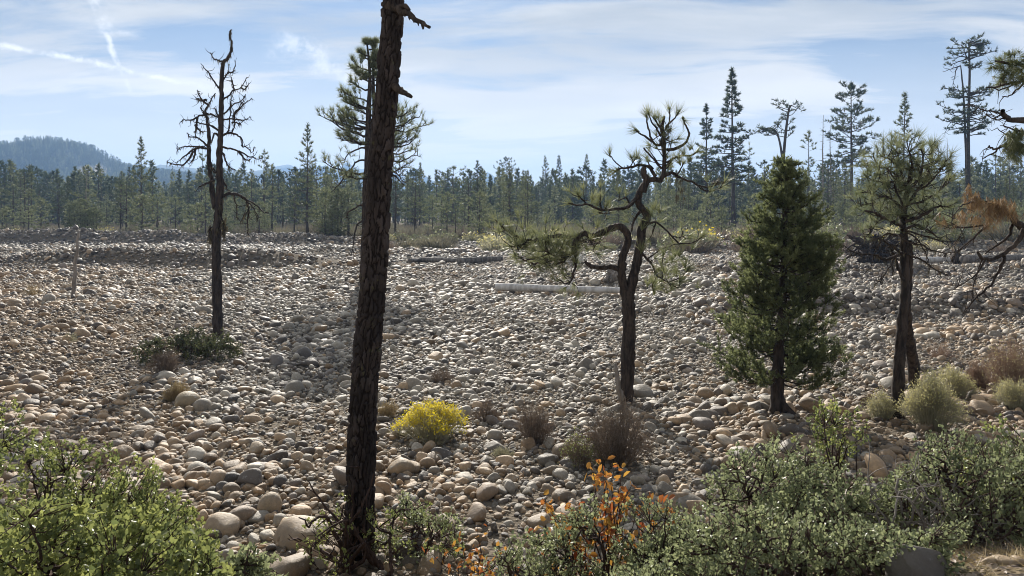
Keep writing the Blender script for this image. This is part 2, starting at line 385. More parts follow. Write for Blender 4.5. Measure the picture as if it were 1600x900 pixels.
def stone_colours(x, y):
    n = len(x); pxs = 800+x/y*F
    tan = np.clip(sstep(420, 80, pxs)*.75*sstep(60, 40, y)+sstep(13.5, 9.0, y)*.6*sstep(950, 600, pxs)+.55*sstep(1020, 1150, pxs)*sstep(16, 11, y)+.35*sstep(1300, 1500, pxs)*sstep(45, 25, y)+.5*(vnoise(x/4, y/4)-.42)+.18, .14, .92)
    u = rng.random(n)[:, None]; k = rng.random(n); b = np.exp(rng.normal(0, .40, n))[:, None]
    tc = (1-u)*np.array([.31, .205, .112])+u*np.array([.42, .315, .205]); gc = (1-u)*np.array([.26, .225, .175])+u*np.array([.45, .40, .32])
    dc = (1-u)*np.array([.11, .102, .095])+u*np.array([.19, .15, .115])
    c = np.where((k < tan)[:, None], tc, gc); c = np.where((rng.random(n) < .20+.55*shade_zone(x, y))[:, None], dc, c)  # extra dark stones in the berm bands paint in shade
    c = c*b; return c*np.minimum(1, .58/c.max(1, keepdims=True))
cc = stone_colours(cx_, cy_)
cc[-len(big_spots):] = np.array([.30, .225, .145])*np.exp(rng.normal(0, .18, (len(big_spots), 1)))*(1+.02*rng.normal(size=(len(big_spots), 3)))
pxv = 800+cx_/cy_*F; pyv = HY+(H-cz_)/cy_*F
vis = (pxv > 5) & (pxv < 1595) & (pyv < 895) & ~((pxv < 345) & (pyv > 640+.17*pxv)) & ~((pxv > 860) & (pyv > 715)) & ~((pxv > 1250) & (pyv > 650)) & ~((abs(pxv-565) < 40)) & ~((pxv < 470) & (pyv > 840))
app = np.where(vis, cs_/cy_, 0); top = np.argsort(-app)[:300]
single = np.zeros(N, bool); single[top] = True; single[-len(big_spots):] |= vis[-len(big_spots):]
idx = np.nonzero(single)[0]; idx = idx[np.argsort(-app[idx])][:300]; single[:] = False; single[idx] = True
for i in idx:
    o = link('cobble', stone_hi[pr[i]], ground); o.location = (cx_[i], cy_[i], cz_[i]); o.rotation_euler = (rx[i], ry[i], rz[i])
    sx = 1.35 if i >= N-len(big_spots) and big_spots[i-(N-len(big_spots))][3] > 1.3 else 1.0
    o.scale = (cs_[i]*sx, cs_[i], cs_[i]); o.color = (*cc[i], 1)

def gn_scatter(name, pts, rot, scl, index, protos, cols=None, parent=None, mat=None):
    """one object whose points carry instances of the prototype meshes (joined inside the node tree)"""
    me = bpy.data.meshes.new(name); n = len(pts); me.vertices.add(n); me.vertices.foreach_set('co', pts.astype(np.float32).ravel())
    def attr(nm, typ, key, arr): a = me.attributes.new(nm, typ, 'POINT'); a.data.foreach_set(key, np.ascontiguousarray(arr).ravel())
    attr('rot', 'FLOAT_VECTOR', 'vector', rot.astype(np.float32)); attr('scl', 'FLOAT_VECTOR', 'vector', scl.astype(np.float32)); attr('idx', 'INT', 'value', index.astype(np.int32))
    if cols is not None: attr('stone_col', 'FLOAT_COLOR', 'color', np.column_stack([cols, np.ones(n)]).astype(np.float32))
    o = link(name, me, parent)
    g = bpy.data.node_groups.new(name, 'GeometryNodeTree'); g.interface.new_socket('Geometry', in_out='INPUT', socket_type='NodeSocketGeometry'); g.interface.new_socket('Geometry', in_out='OUTPUT', socket_type='NodeSocketGeometry')
    gi = g.nodes.new('NodeGroupInput'); go = g.nodes.new('NodeGroupOutput')
    jn = g.nodes.new('GeometryNodeJoinGeometry'); L = g.links
    def na(nm, typ): a = g.nodes.new('GeometryNodeInputNamedAttribute'); a.data_type = typ; a.inputs[0].default_value = nm; return a.outputs[0]
    ai = na('idx', 'INT'); ar = na('rot', 'FLOAT_VECTOR'); asc = na('scl', 'FLOAT_VECTOR')
    er = g.nodes.new('FunctionNodeEulerToRotation'); L.new(ar, er.inputs[0])
    for k, pm in enumerate(protos):
        po = bpy.data.objects.new(name+'_source', pm)                       # source object: unlinked, only referenced by the node
        oi = g.nodes.new('GeometryNodeObjectInfo'); oi.inputs[0].default_value = po
        cmp = g.nodes.new('FunctionNodeCompare'); cmp.data_type = 'INT'; cmp.operation = 'EQUAL'; L.new(ai, cmp.inputs[2]); cmp.inputs[3].default_value = k
        ip = g.nodes.new('GeometryNodeInstanceOnPoints')
        L.new(gi.outputs[0], ip.inputs['Points']); L.new(cmp.outputs[0], ip.inputs['Selection']); L.new(oi.outputs['Geometry'], ip.inputs['Instance'])
        L.new(er.outputs[0], ip.inputs['Rotation']); L.new(asc, ip.inputs['Scale']); L.new(ip.outputs[0], jn.inputs[0])
    L.new(jn.outputs[0], go.inputs[0])
    md = o.modifiers.new('scatter', 'NODES'); md.node_group = g
    return tag(o, kind='stuff')
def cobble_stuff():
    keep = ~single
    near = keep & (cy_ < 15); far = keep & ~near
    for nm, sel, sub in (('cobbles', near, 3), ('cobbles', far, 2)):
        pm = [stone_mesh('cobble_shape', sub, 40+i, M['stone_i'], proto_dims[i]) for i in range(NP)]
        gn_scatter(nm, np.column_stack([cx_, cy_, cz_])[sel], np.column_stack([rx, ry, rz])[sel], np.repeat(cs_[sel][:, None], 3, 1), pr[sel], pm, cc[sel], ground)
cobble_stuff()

# ------------------------------------------------------------------ trees: tools
class Foliage:
    """tuft positions and directions; turned into needles in one go"""
    def __init__(s): s.p = []; s.d = []
    def add(s, p, d): s.p.append(np.atleast_2d(p)); s.d.append(np.atleast_2d(d))
    def needles(s, mb, K, length, width, spread=.75, up=.15, r=rng, back=.35, droop=0.0):
        if not s.p: return
        p = np.concatenate(s.p); d = norm(np.concatenate(s.d)); n = len(p)
        P_ = np.repeat(p, K, 0); D_ = np.repeat(d, K, 0)
        dd = norm(D_+spread*rdir(n*K, r)+np.array([0, 0, up]))
        ln = length*r.uniform(.65, 1.15, n*K)
        base = P_-D_*(r.uniform(0, back, n*K)*length)[:, None]
        tint = np.clip(np.repeat(r.uniform(.1, .8, n), K)+r.normal(0, .18, n*K), 0, 1)
        blades(mb, base, dd, ln, width, tint, r, droop)
def gen_branch(wood, fol, start, d, length, r0, r, nsub=6, sub_len=.35, curve=.25, seg=5, tufts=2, sides=4, wig=.10, flat=.35, from_=.3):
    """a limb that leaves along d, bends up at its end and carries side twigs with tufts"""
    d = norm(np.asarray(d, float)); t = np.linspace(0, 1, seg+1)
    wob = np.cumsum(r.normal(0, wig*length/seg, (seg+1, 3)), 0); wob[0] = 0
    pts = start+d*(t*length)[:, None]+np.array([0, 0, 1])*(curve*length*t**2)[:, None]+wob
    tube(wood, pts, r0*(1-.75*t), sides)
    tg = norm(np.gradient(pts, axis=0))
    fol.add(pts[-1], tg[-1])
    for k in range(nsub):
        s = from_+(1-from_)*(k+r.random())/nsub; i = min(int(s*seg), seg-1); f = s*seg-i
        b = pts[i]*(1-f)+pts[i+1]*f; side = norm(np.cross(tg[i], [0, 0, 1.0]))*(1 if k % 2 else -1)
        dd = norm(tg[i]*.6+side*r.uniform(.4, 1.0)+np.array([0, 0, r.uniform(-.2, .7)*flat*2])+.15*r.normal(size=3))
        L = length*sub_len*(1.15-.6*s)*r.uniform(.6, 1.2)
        e = b+dd*L+np.array([0, 0, .2*L]); m = (b+e)/2+r.normal(0, .06*L, 3)-np.array([0, 0, .06*L])
        tube(wood, np.array([b, m, e]), [r0*.35, r0*.28, r0*.15], 3)
        dd2 = norm(e-m)
        for q in range(tufts):
            a = 1-q*.8/max(tufts, 1)*r.uniform(.6, 1); fol.add(b*(1-a)+e*a+r.normal(0, .05*L, 3), dd2+.35*r.normal(size=3))
def trunk_line(h, lean, wob, r, n=14):
    t = np.linspace(0, 1, n); w = np.cumsum(r.normal(0, wob*h/n, (n, 2)), 0); w[0] = 0
    return np.column_stack([lean[0]*t*h+w[:, 0], lean[1]*t*h+w[:, 1], t*h-.15*(t == 0)])
def prof_cone(s): return (1-s)**.8*min(1, .55+3*s)
def prof_narrow(s): return (1-s)**.65*min(1, .6+2*s)
def prof_round(s): return math.sqrt(max(0, 1-(2*(s-.45))**2)) if s > .45 else .75+.25*s/.45
def prof_open(s): return (1-s*.75)*(.7+.3*math.sin(s*17))
def conifer(seed, h, cb, rmax, prof, nb, r0, K=7, nl=.38, nw=.06, wob=.02, lean=(0, 0), elev=(-.25, .5), nsub=6, tufts=2, spread=.8, curve=.2, gap=.0, dead=0, sides=4, ksides=7, nmat='needle', bmat='bark_far', sub_len=.35, up=.15):
    r = np.random.default_rng(seed); wood = MB(); fol = Foliage(); dry = Foliage()
    L = trunk_line(h, lean, wob, r); t = np.linspace(0, 1, len(L)); tube(wood, L, r0*(1-.9*t**.9)+.006*h*(1-t)**9, ksides)
    at_ = lambda s: np.array([np.interp(s, t, L[:, k]) for k in range(3)])
    a = r.uniform(0, 6)
    for k in range(nb):
        s = (k+r.uniform(.1, .9))/nb; a += 2.4+r.normal(0, .5)
        if gap and vnoise(np.array([s*7+seed]), np.array([seed*3.7]))[0] < gap: continue
        ln = rmax*prof(s)*r.uniform(.6, 1.15); hh = cb+(1-cb)*s*.985; el = elev[0]+(elev[1]-elev[0])*s+r.normal(0, .12)
        gen_branch(wood, fol, at_(hh), (math.cos(a)*math.cos(el), math.sin(a)*math.cos(el), math.sin(el)), max(ln, .15), r0*.30*(1-.75*s), r, nsub=max(2, int(nsub*(.4+.6*prof(s)))), curve=curve, tufts=tufts, sides=sides, sub_len=sub_len)
    fol.add(L[-1], (0, 0, 1)); fol.add(L[-1]-[0, 0, .2], (0, 0, 1))
    for k in range(dead):                                            # dead twigs under the crown
        hh = r.uniform(.12, cb+.12); a = r.uniform(0, 6.3)
        gen_branch(wood, dry, at_(hh), (math.cos(a), math.sin(a), r.uniform(-.4, .2)), rmax*r.uniform(.2, .6), r0*.14, r, nsub=3, curve=-.05, tufts=0, sides=3)
    crown = MB(); fol.needles(crown, K, nl, nw, spread, up, r)
    return wood.mesh('trunk', M[bmat], True), (crown.mesh('crown', M[nmat]) if crown.v else None)
def put_tree(name, meshes, x, y, label, cat, group=None, s=1.0, rot=0.0, sz=None, z=None):
    o = thing(name, (x, y, float(ground_z(x, y)) if z is None else z), label, cat, group); o.rotation_euler = (0, 0, rot); o.scale = (s, s, sz or s)
    if meshes[0]: link('trunk', meshes[0], o)
    if meshes[1]: link('crown', meshes[1], o)
    return o
PR = {}
PR['cone'] = [conifer(11+i, 13, .14, 2.5, prof_cone, 76, .17, dead=6, nmat='needle') for i in range(3)]
PR['narrow'] = [conifer(21+i, 13, .08, 1.7, prof_narrow, 80, .14, elev=(-.4, .5), nmat='needle_dark') for i in range(2)]
PR['round'] = [conifer(31+i, 13, .40, 2.3, prof_round, 44, .21, wob=.03, dead=12, gap=.32, K=8, nmat='needle_dark') for i in range(3)]
PR['open'] = [conifer(41+i, 12, .18, 2.5, prof_open, 46, .16, wob=.025, dead=12, gap=.35, K=8, nmat='needle_grey') for i in range(3)]
PR['scrub'] = [conifer(51+i, 6, .08, 1.9, prof_round, 42, .09, wob=.05, dead=5, elev=(-.1, .6), nl=.32, nmat='needle_grey') for i in range(3)]
PR['dead'] = [(conifer(61+i, 13, .25, 1.5, prof_open, 42, .17, K=1, nl=.02, nw=.01, nsub=5, curve=-.1, nmat='needle_grey', bmat='bark_grey')[0], None) for i in range(2)]
PR['crook'] = [conifer(71+i, 8, .45, 2.0, prof_round, 20, .16, wob=.11, dead=8, gap=.3, nmat='needle') for i in range(2)]
PR['tallfir'] = [conifer(81+i, 26, .30, 3.6, prof_cone, 88, .38, elev=(-.35, .35), dead=10, nl=.62, nw=.12, K=8, nsub=8, gap=.25, nmat='needle_dark') for i in range(2)]
PR['tallpine'] = [conifer(85+i, 24, .45, 3.9, prof_round, 60, .36, elev=(-.3, .4), dead=12, nl=.6, nw=.11, K=9, nsub=9, gap=.24, wob=.012, nmat='needle_dark') for i in range(2)]

# the trees one can name along the skyline: column, top row, base row, kind, variant, label
named = [
 (38, 264, 371, 'round', 0, 'bare-stemmed round-topped pine at the far left edge of the stones'),
 (50, 270, 371, 'open', 0, 'open ragged pine close beside the round-topped pine at far left'),
 (92, 279, 373, 'round', 1, 'slim dark pine with a tufted head, left one of a close pair'),
 (106, 278, 373, 'narrow', 0, 'slim dark spire, right one of a close pair at far left'),
 (221, 214, 374, 'cone', 0, 'tall conical pine standing alone above the left treeline below the hill'),
 (197, 283, 375, 'crook', 0, 'bent pine leaning beside the tall conical pine on the left'),
 (315, 232, 368, 'open', 1, 'open pine right behind the mossy dead snag'),
 (412, 234, 369, 'open', 2, 'ragged pine with swept branches right of the mossy snag'),
 (480, 199, 378, 'cone', 1, 'tall tapering pine midway between the mossy snag and the big trunk'),
 (522, 262, 366, 'scrub', 0, 'bushy lower pine just left of the big trunk'),
 (655, 255, 362, 'cone', 2, 'pointed pine just right of the big trunk in front of a far peak'),
 (706, 262, 363, 'crook', 1, 'pine with a bent stem and thin crown right of the big trunk'),
 (746, 250, 370, 'narrow', 1, 'dark narrow spire standing before the second blue peak'),
 (791, 248, 352, 'round', 2, 'dark tufted pine with a long bare stem right of the blue peaks'),
 (852, 247, 352, 'cone', 0, 'pointed pine over the middle of the treeline, left of a close trio'),
 (874, 246, 352, 'narrow', 0, 'pointed dark spire in the middle of a close trio on the treeline'),
 (917, 244, 352, 'cone', 1, 'full pointed pine, right of a close trio near the twisted pine'),
 (1104, 163, 366, 'tallfir', 0, 'shorter of two tall dark firs standing together right of the twisted pine'),
 (1146, 107, 368, 'tallfir', 1, 'tallest dark fir with layered branches right of the twisted pine'),
 (1170, 224, 360, 'open', 1, 'small open pine in the shade of the tallest dark fir'),
 (1286, 180, 362, 'dead', 0, 'grey dead tree with fine twigs behind the dense cedar'),
 (1263, 206, 360, 'open', 0, 'thin grey-green pine left of the grey dead tree'),
 (1298, 196, 361, 'dead', 1, 'shorter grey dead tree leaning on its dead neighbour'),
 (1331, 130, 366, 'tallpine', 0, 'tall dark pine with a round head and long bare stem'),
 (1410, 146, 366, 'cone', 2, 'tall pointed pine rising straight behind the double-stemmed pine'),
 (1556, 240, 362, 'open', 2, 'pale open pine near the right edge, left of three'),
 (1577, 235, 362, 'open', 0, 'pale open pine near the right edge, middle of three'),
 (1594, 246, 362, 'cone', 1, 'pale pointed pine at the right edge, right of three'),
 (1480, 215, 364, 'dead', 0, 'thin dead pole with few twigs left of the tall two-stemmed pine')]
HT = {'cone': 13, 'narrow': 13, 'round': 13, 'open': 12, 'scrub': 6, 'dead': 13, 'crook': 8, 'tallfir': 26, 'tallpine': 24}
for i, (px, ty, by, kind, v, lab) in enumerate(named):
    Y = H*F/(by-HY); hgt = (by-ty)/F*Y
    put_tree('conifer' if kind != 'dead' else 'dead_tree', PR[kind][v], (px-800)/F*Y, Y, lab, 'tree', None, hgt/HT[kind]*(1.0 if kind not in ('cone',) else .92), i*1.3, hgt/HT[kind])
def crooked_pair():                                                  # bent two-headed pine above the cedar
    Y = 115; o = thing('bent_pine', (float((1222-800)/F*Y), Y, float(ground_z(42.5, Y))), 'bent pine with two tufted heads rising behind the dense cedar', 'tree')
    r = np.random.default_rng(5); wood = MB(); fol = Foliage(); cr = MB()
    for line, r0 in ([[(1224, 368), (1222, 300), (1224, 250), (1228, 205), (1232, 175), (1235, 165)], .33], [[(1223, 255), (1219, 225), (1212, 205), (1200, 200), (1190, 206)], .2]):
        p = smooth_line([at(a, b, Y) for a, b in line], 4); tube(wood, p, np.linspace(r0, r0*.4, len(p)), 6)
        for k in range(17):
            b = p[-1-r.integers(0, 10)]; d = r.normal(size=3); d[2] = d[2]*.5; gen_branch(wood, fol, b, d, r.uniform(.8, 2.6), .07, r, nsub=6, tufts=1, wig=.2)
    fol.needles(cr, 8, .5, .09, .85, .15, r); wood.build('trunk', M['bark_far'], o, True); cr.build('crown', M['needle_dark'], o)
crooked_pair()
# the mixed row along the far edge of the stones
groups = {'cone': ('conical pine in the mixed row along the far edge of the stones', 'conical pines of the far row'), 'narrow': ('narrow dark fir in the mixed row along the far edge of the stones', 'narrow firs of the far row'),
 'round': ('round-headed bare-stemmed pine in the row along the far edge of the stones', 'round-headed pines of the far row'), 'open': ('open grey-green pine in the row along the far edge of the stones', 'open pines of the far row'),
 'scrub': ('low bushy young pine under the taller trees of the far row', 'young pines of the far row'), 'dead': ('bare dead tree among the pines of the far row', 'dead trees of the far row'), 'crook': ('crooked small pine in the row along the far edge of the stones', 'crooked pines of the far row')}
r = np.random.default_rng(99)
for i in range(225):
    px = r.uniform(-40, 1640); near = r.random()
    Y = 92+85*near**1.2 if px < 1000 else 84+90*near**1.2
    if vnoise(np.array([px/60.]), np.array([3.3]))[0] < .34 and r.random() < .75: px = r.uniform(-40, 1640)
    kind = r.choice(['cone', 'narrow', 'round', 'open', 'scrub', 'crook', 'dead'], p=[.15, .09, .11, .22, .34, .06, .03])
    hh = {'scrub': r.uniform(2.5, 6.0), 'crook': r.uniform(5, 8)}.get(kind, r.uniform(5.0, 11.5)*r.uniform(.8, 1.1)+.022*(Y-90))
    x = (px-800)/F*Y; g = groups[kind]; v = r.integers(0, len(PR[kind])); s = hh/HT[kind]
    put_tree({'dead': 'dead_tree', 'scrub': 'young_pine', 'crook': 'crooked_pine', 'narrow': 'fir_tree'}.get(kind, 'pine_tree'), PR[kind][v], x, Y, g[0], 'tree', g[1], s*r.uniform(.85, 1.2), r.uniform(0, 6.3), s)

# the far wood reads as one mass
def forest(name, pts, hts, protos, r, parent=None):
    n = len(pts); rot = np.column_stack([np.zeros(n), np.zeros(n), r.uniform(0, 6.3, n)]); s = hts/10*r.uniform(.85, 1.2, n)
    return gn_scatter(name, pts, rot, np.column_stack([s, s, hts/10]), r.integers(0, len(protos), n), protos, None, parent)
def far_proto(seed, rmax, prof, cb, nmat):
    a, b = conifer(seed, 10, cb, rmax, prof, 40, .15, K=5, nl=.5, nw=.13, nsub=4, tufts=2, sides=3, ksides=4, dead=0, nmat=nmat)
    mb = MB()
    for me in (a, b):
        v = np.zeros(len(me.vertices)*3, np.float32); me.vertices.foreach_get('co', v); 
        f = [p.vertices[:] for p in me.polygons]; tri = [x for x in f if len(x) == 3]; qd = [x for x in f if len(x) == 4]; mb.add(v.reshape(-1, 3), np.array(tri) if tri else None, np.array(qd) if qd else None, me.attributes['tint'].data[0].value)
    m = mb.mesh('far_tree', [M[nmat], M['bark_far']])
    mi = np.zeros(len(m.polygons), np.int32); n0 = sum(len(p.vertices) == 3 for p in m.polygons); mi[n0:] = 1; m.polygons.foreach_set('material_index', mi); return m
FP = [far_proto(301, 1.5, prof_narrow, .12, 'needle_dark'), far_proto(302, 1.8, prof_cone, .15, 'needle'), far_proto(303, 1.7, prof_round, .4, 'needle_dark'), far_proto(304, 1.4, prof_narrow, .1, 'needle'), far_proto(305, 2.0, prof_open, .25, 'needle_grey')]
# young pines and scrub standing out on the stones at centre right
mid = [(792, 352, 30), (838, 366, 24), (868, 360, 34), (900, 372, 22), (925, 364, 38), (948, 372, 26), (1012, 372, 36), (1030, 380, 44), (1052, 384, 50), (1074, 380, 40), (1092, 384, 44), (1112, 378, 36), (1128, 384, 46), (1172, 380, 44), (1300, 386, 40), (1318, 380, 52), (1338, 386, 46), (1362, 384, 60), (1384, 378, 44), (1440, 386, 56), (1462, 384, 64), (1484, 388, 58), (1506, 382, 52), (1530, 388, 48), (1552, 382, 44), (1576, 386, 50), (1598, 382, 46), (1040, 372, 60), (1090, 370, 52), (1455, 376, 74), (1350, 372, 60), (1500, 372, 70)]
for i, (px, by, hp) in enumerate(mid):
    Y = H*F/(by-HY); s = hp/F*Y/6*1.25
    put_tree('young_pine', PR['scrub'][i % 3], (px-800)/F*Y, Y, 'pine', 'tree', 'young pines on the stones at centre right', s*1.15, i*2.1, s)
r = np.random.default_rng(1717)
for c in range(15):                                                  # loose clumps of young pines in front of the far row
    pc = r.uniform(0, 780); 
    for k in range(r.integers(2, 5)):
        px = pc+r.normal(0, 14); Y = r.uniform(86, 97); kind = r.choice(['scrub', 'scrub', 'open', 'crook']); hh = r.uniform(3, 6.5); s = hh/HT[kind]
        put_tree('young_pine', PR[kind][r.integers(0, len(PR[kind]))], (px-800)/F*Y, Y, 'pine', 'tree', 'young pines in clumps before the far row', s*1.15, r.uniform(0, 6), s)
r = np.random.default_rng(17)
n = 4200; Y = 150+600*r.random(n)**1.15; x = r.uniform(-.85, .85, n)*Y
tag(forest('far_forest', np.column_stack([x, Y, ground_z(x, Y)-.1]), r.uniform(8.0, 15.0, n)+(Y-150)*.007+3.5*(vnoise(x/30, Y/40)-.4), FP, r))

# ------------------------------------------------------------------ hill and far ridges
def rock_mat():
    m, n = material('hillside'); co = n.node('ShaderNodeTexCoord').outputs['Object']
    a = n.noise(co, .03, 6, .65); c = n.mix(n.step(a, .4, .62), (.05, .065, .04), (.11, .10, .065))
    t = n.node('ShaderNodeAttribute', attribute_name='tint').outputs['Fac']
    rk = n.mix(n.step(n.noise(co, .09, 5, .7), .42, .58), (.13, .11, .08), (.42, .36, .28)); c = n.mix(t, c, rk)
    p = n.node('ShaderNodeBsdfPrincipled', {'Base Color': c, 'Roughness': .95, 'Specular IOR Level': .1}); n.l.new(p.outputs[0], n.out.inputs[0]); return m
M['hill'] = rock_mat()
HILL = np.array([(-420, 330), (-300, 305), (-180, 285), (-60, 262), (0, 254), (45, 240), (75, 232), (98, 232), (130, 243), (158, 259), (185, 270), (235, 275), (290, 283), (360, 300), (450, 330)], float)
YH = 1000.0
def hill_z(x, y):
    px = 800+x/YH*F; top = H+(HY-np.interp(px, HILL[:, 0], HILL[:, 1]))/F*YH
    d = (y-YH)/np.where(y < YH, 260, 420); return np.maximum(top, 0)*np.clip(1-d*d, 0, 1)**1.3*(.93+.14*fbm(x/60, y/60))
def rock_patch(x, y):
    px = 800+x/y*F; py = HY+(H-hill_z(x, y))/y*F
    return sstep(1, .65, ((px-143)/36)**2+((py-271+(px-143)*.06)/14)**2+1.4*(fbm(x/14, y/25)-.47))
def build_hill():
    X, Yg = np.meshgrid(np.linspace(-1090, -250, 170), np.linspace(740, 1430, 110)); Z = hill_z(X, Yg)-.6; n, k = X.shape
    i, j = np.meshgrid(np.arange(n-1), np.arange(k-1), indexing='ij'); q = np.stack([i*k+j, i*k+j+1, (i+1)*k+j+1, (i+1)*k+j], -1)
    mb = MB(); mb.add(np.stack([X, Yg, Z], -1), None, q, rock_patch(X, Yg).ravel()); o = tag(mb.build('hill', M['hill'], None, True), kind='structure')
    r = np.random.default_rng(4); m = 15000; x = r.uniform(-1080, -260, m); y = r.uniform(750, 1060, m); z = hill_z(x, y)
    k = (z > 1.5) & (r.random(m) > rock_patch(x, y)*.96) & (fbm(x/40, y/40) > .31)
    x, y, z = x[k], y[k], z[k]; forest('hill_forest', np.column_stack([x, y, z-1.5]), r.uniform(8, 17, len(x)), FP, r)
build_hill()
def ridge(name, Yr, prof, depth, seed):
    p = np.array(prof, float); xs = np.linspace((p[0, 0]-800)/F*Yr, (p[-1, 0]-800)/F*Yr, 420); ys = np.linspace(-depth, depth, 21)
    X, Dy = np.meshgrid(xs, ys); px = 800+X/Yr*F; top = H+(HY-np.interp(px, p[:, 0], p[:, 1]))/F*Yr
    Z = top*(1-np.abs(Dy)/depth)**.9*(1+.05*(fbm(X/90+seed, Dy/90)-.47))-2
    n, k = X.shape; i, j = np.meshgrid(np.arange(n-1), np.arange(k-1), indexing='ij'); q = np.stack([i*k+j, i*k+j+1, (i+1)*k+j+1, (i+1)*k+j], -1)
    mb = MB(); mb.add(np.stack([X, Yr+Dy, Z], -1), None, q, 0); tag(mb.build(name, M['hill'], None, True), kind='structure')
ridge('ridge', 2200, [(120, 335), (180, 285), (225, 266), (250, 256), (280, 260), (310, 263), (335, 258), (365, 264), (390, 267), (420, 262), (450, 268), (480, 268), (520, 280), (600, 300), (680, 335)], 350, 1)
ridge('mountains', 3100, [(300, 335), (380, 280), (420, 262), (452, 256), (470, 264), (490, 260), (508, 258), (525, 268), (541, 253), (560, 264), (590, 262), (612, 268), (630, 274), (646, 262), (655, 264), (672, 280), (700, 290), (735, 282), (762, 267), (780, 280), (800, 295), (900, 320), (1000, 318), (1200, 318), (1400, 312), (1500, 300), (1535, 291), (1560, 284), (1580, 286), (1600, 288), (1700, 300), (1800, 335)], 380, 2)

# ------------------------------------------------------------------ the big foreground trunk
def worley(u, v, pu, seed):
    """distance to nearest cell edge and a random value per cell, periodic in u with period pu"""
    r = np.random.default_rng(seed); R = r.random((pu, 400, 3)); iu = np.floor(u).astype(int); iv = np.floor(v).astype(int)
    d1 = np.full(u.shape, 9.); d2 = d1.copy(); idv = np.zeros(u.shape)
    for a in (-1, 0, 1):
        for b in (-1, 0, 1):
            c = R[(iu+a) % pu, (iv+b) % 400]; d = np.hypot(iu+a+c[..., 0]-u, iv+b+c[..., 1]-v)
            nb = d < d1; d2 = np.where(nb, d1, np.minimum(d2, d)); idv = np.where(nb, c[..., 2], idv); d1 = np.where(nb, d, d1)
    return d2-d1, idv
def plated_trunk(name, line, rad, parent, mat, nu, rings_per_m, cells=15, vz=.15, depth=.026, seed=1, sides=96):
    """trunk with bark plates standing proud of dark furrows"""
    p = smooth_line(line, 8); s = np.concatenate([[0], np.cumsum(np.linalg.norm(np.diff(p, axis=0), axis=1))]); n = int(s[-1]*rings_per_m)
    ss = np.linspace(0, s[-1], n); c = np.stack([np.interp(ss, s, p[:, k]) for k in range(3)], 1); rr = np.interp(ss, np.linspace(0, s[-1], len(rad)), rad)
    th = np.arange(sides)*2*PI/sides; S, T = np.meshgrid(ss, th, indexing='ij')
    wob = 1.5*(fbm(S*6+3, np.sin(T)*3+5, 3)-.45); U = T/(2*PI)*cells+wob; V = S/vz+2.4*(fbm(S*4+9, np.cos(T)*3+3, 3)-.45)+np.floor(0*T)
    e, pid = worley(U % cells, V, cells, seed); e2, pid2 = worley((U*2) % (2*cells), V*1.9+7, 2*cells, seed+1)
    h = sstep(.0, .34, e)*(.45+.8*pid)+.22*sstep(.02, .25, e2)*(.5+pid2)
    h = h+.25*(fbm(S*18, T*9, 3)-.45)
    R = rr[:, None]*(1+.05*np.sin(2*T+S*.8)+.04*np.sin(3*T-S))+depth*(h-.6)
    R = R*(1+.55*np.exp(-S/.30)*(1+.5*np.sin(5*T+1)))
    V3 = c[:, None]+np.stack([np.cos(T)*R, np.sin(T)*R, np.zeros_like(R)], -1)
    i, j = np.meshgrid(np.arange(n-1), np.arange(sides), indexing='ij'); j2 = (j+1) % sides
    q = np.stack([i*sides+j, i*sides+j2, (i+1)*sides+j2, (i+1)*sides+j], -1)
    mb = MB(); mb.add(V3, None, q, np.clip(sstep(.0, .30, e+.16*(fbm(S*30, T*16, 3)-.45))*(.4+.6*sstep(.0, .2, e2)), 0, 1).ravel()); o = mb.build(name, mat, parent, True)
    a = o.data.attributes.new('plate', 'FLOAT', 'POINT'); a.data.foreach_set('value', (pid*.7+pid2*.3).astype(np.float32).ravel()); return o
def big_tree():
    Y = 7.3; gx = (557-800)/F*Y; gz = float(ground_z(gx, Y)); o = thing('pine_tree', (gx, Y, gz), 'tall straight pine trunk with dark plated bark and broken branch stubs, nearest the viewer', 'tree')
    line = [at(557, 905, Y), at(562, 800, Y), at(567, 650, Y), at(574, 550, Y+.02), at(582, 450, Y+.05), at(592, 300, Y+.1), at(599, 200, Y+.12), at(610, 60, Y+.15), at(614, 0, Y+.16), at(630, -250, Y+.2), at(640, -480, Y+.25)]
    plated_trunk('trunk', line, np.array([20, 19.5, 19, 18, 17.5, 17, 16.5, 15, 13])/F*Y*1.0, o, M['big_bark'], 96, 95)
    mb = MB(); p = smooth_line([at(606, 10, Y+.1), at(622, 15, Y), at(640, 23, Y-.15), at(655, 33, Y-.25), at(671, 43, Y-.35)], 5, .006); tube(mb, p, np.interp(np.linspace(0, 1, len(p)), [0, .2, .6, 1], [.05, .036, .026, .014]), 10, cap=True, rough=.16)
    tube(mb, [at(625, 14, Y), at(634, 10, Y-.05), at(640, 16, Y-.1)], [.04, .03, .015], 7, cap=True, rough=.15); tube(mb, [at(660, 38, Y-.28), at(661, 46, Y-.27)], [.022, .008], 5, rough=.2)
    for k in range(4): tube(mb, [at(632+7*k, 22+4*k, Y-.15), at(633+7*k, 27+4.5*k, Y-.15)], [.012, .004], 4)
    mb.build('branch_stub', M['bark_dark'], o, True)
    mb = MB(); p = smooth_line([at(612, 132, Y+.1), at(622, 139, Y), at(633, 146, Y-.1), at(643, 151, Y-.2)], 4, .005); tube(mb, p, np.linspace(.05, .016, len(p)), 8, cap=True, rough=.15); mb.build('branch_stub', M['bark_dark'], o, True)
    # a few leafless crown limbs above the frame
    mb = MB(); r = np.random.default_rng(2)
    for k in range(8):
        a = r.uniform(0, 6.3); gen_branch(mb, Foliage(), at(628+k, -220-28*k, Y+.2), (math.cos(a), math.sin(a), .2), r.uniform(.8, 1.6), .05, r, nsub=4, tufts=0)
    mb.build('crown_limbs', M['bark_dark'], o, True)
big_tree()

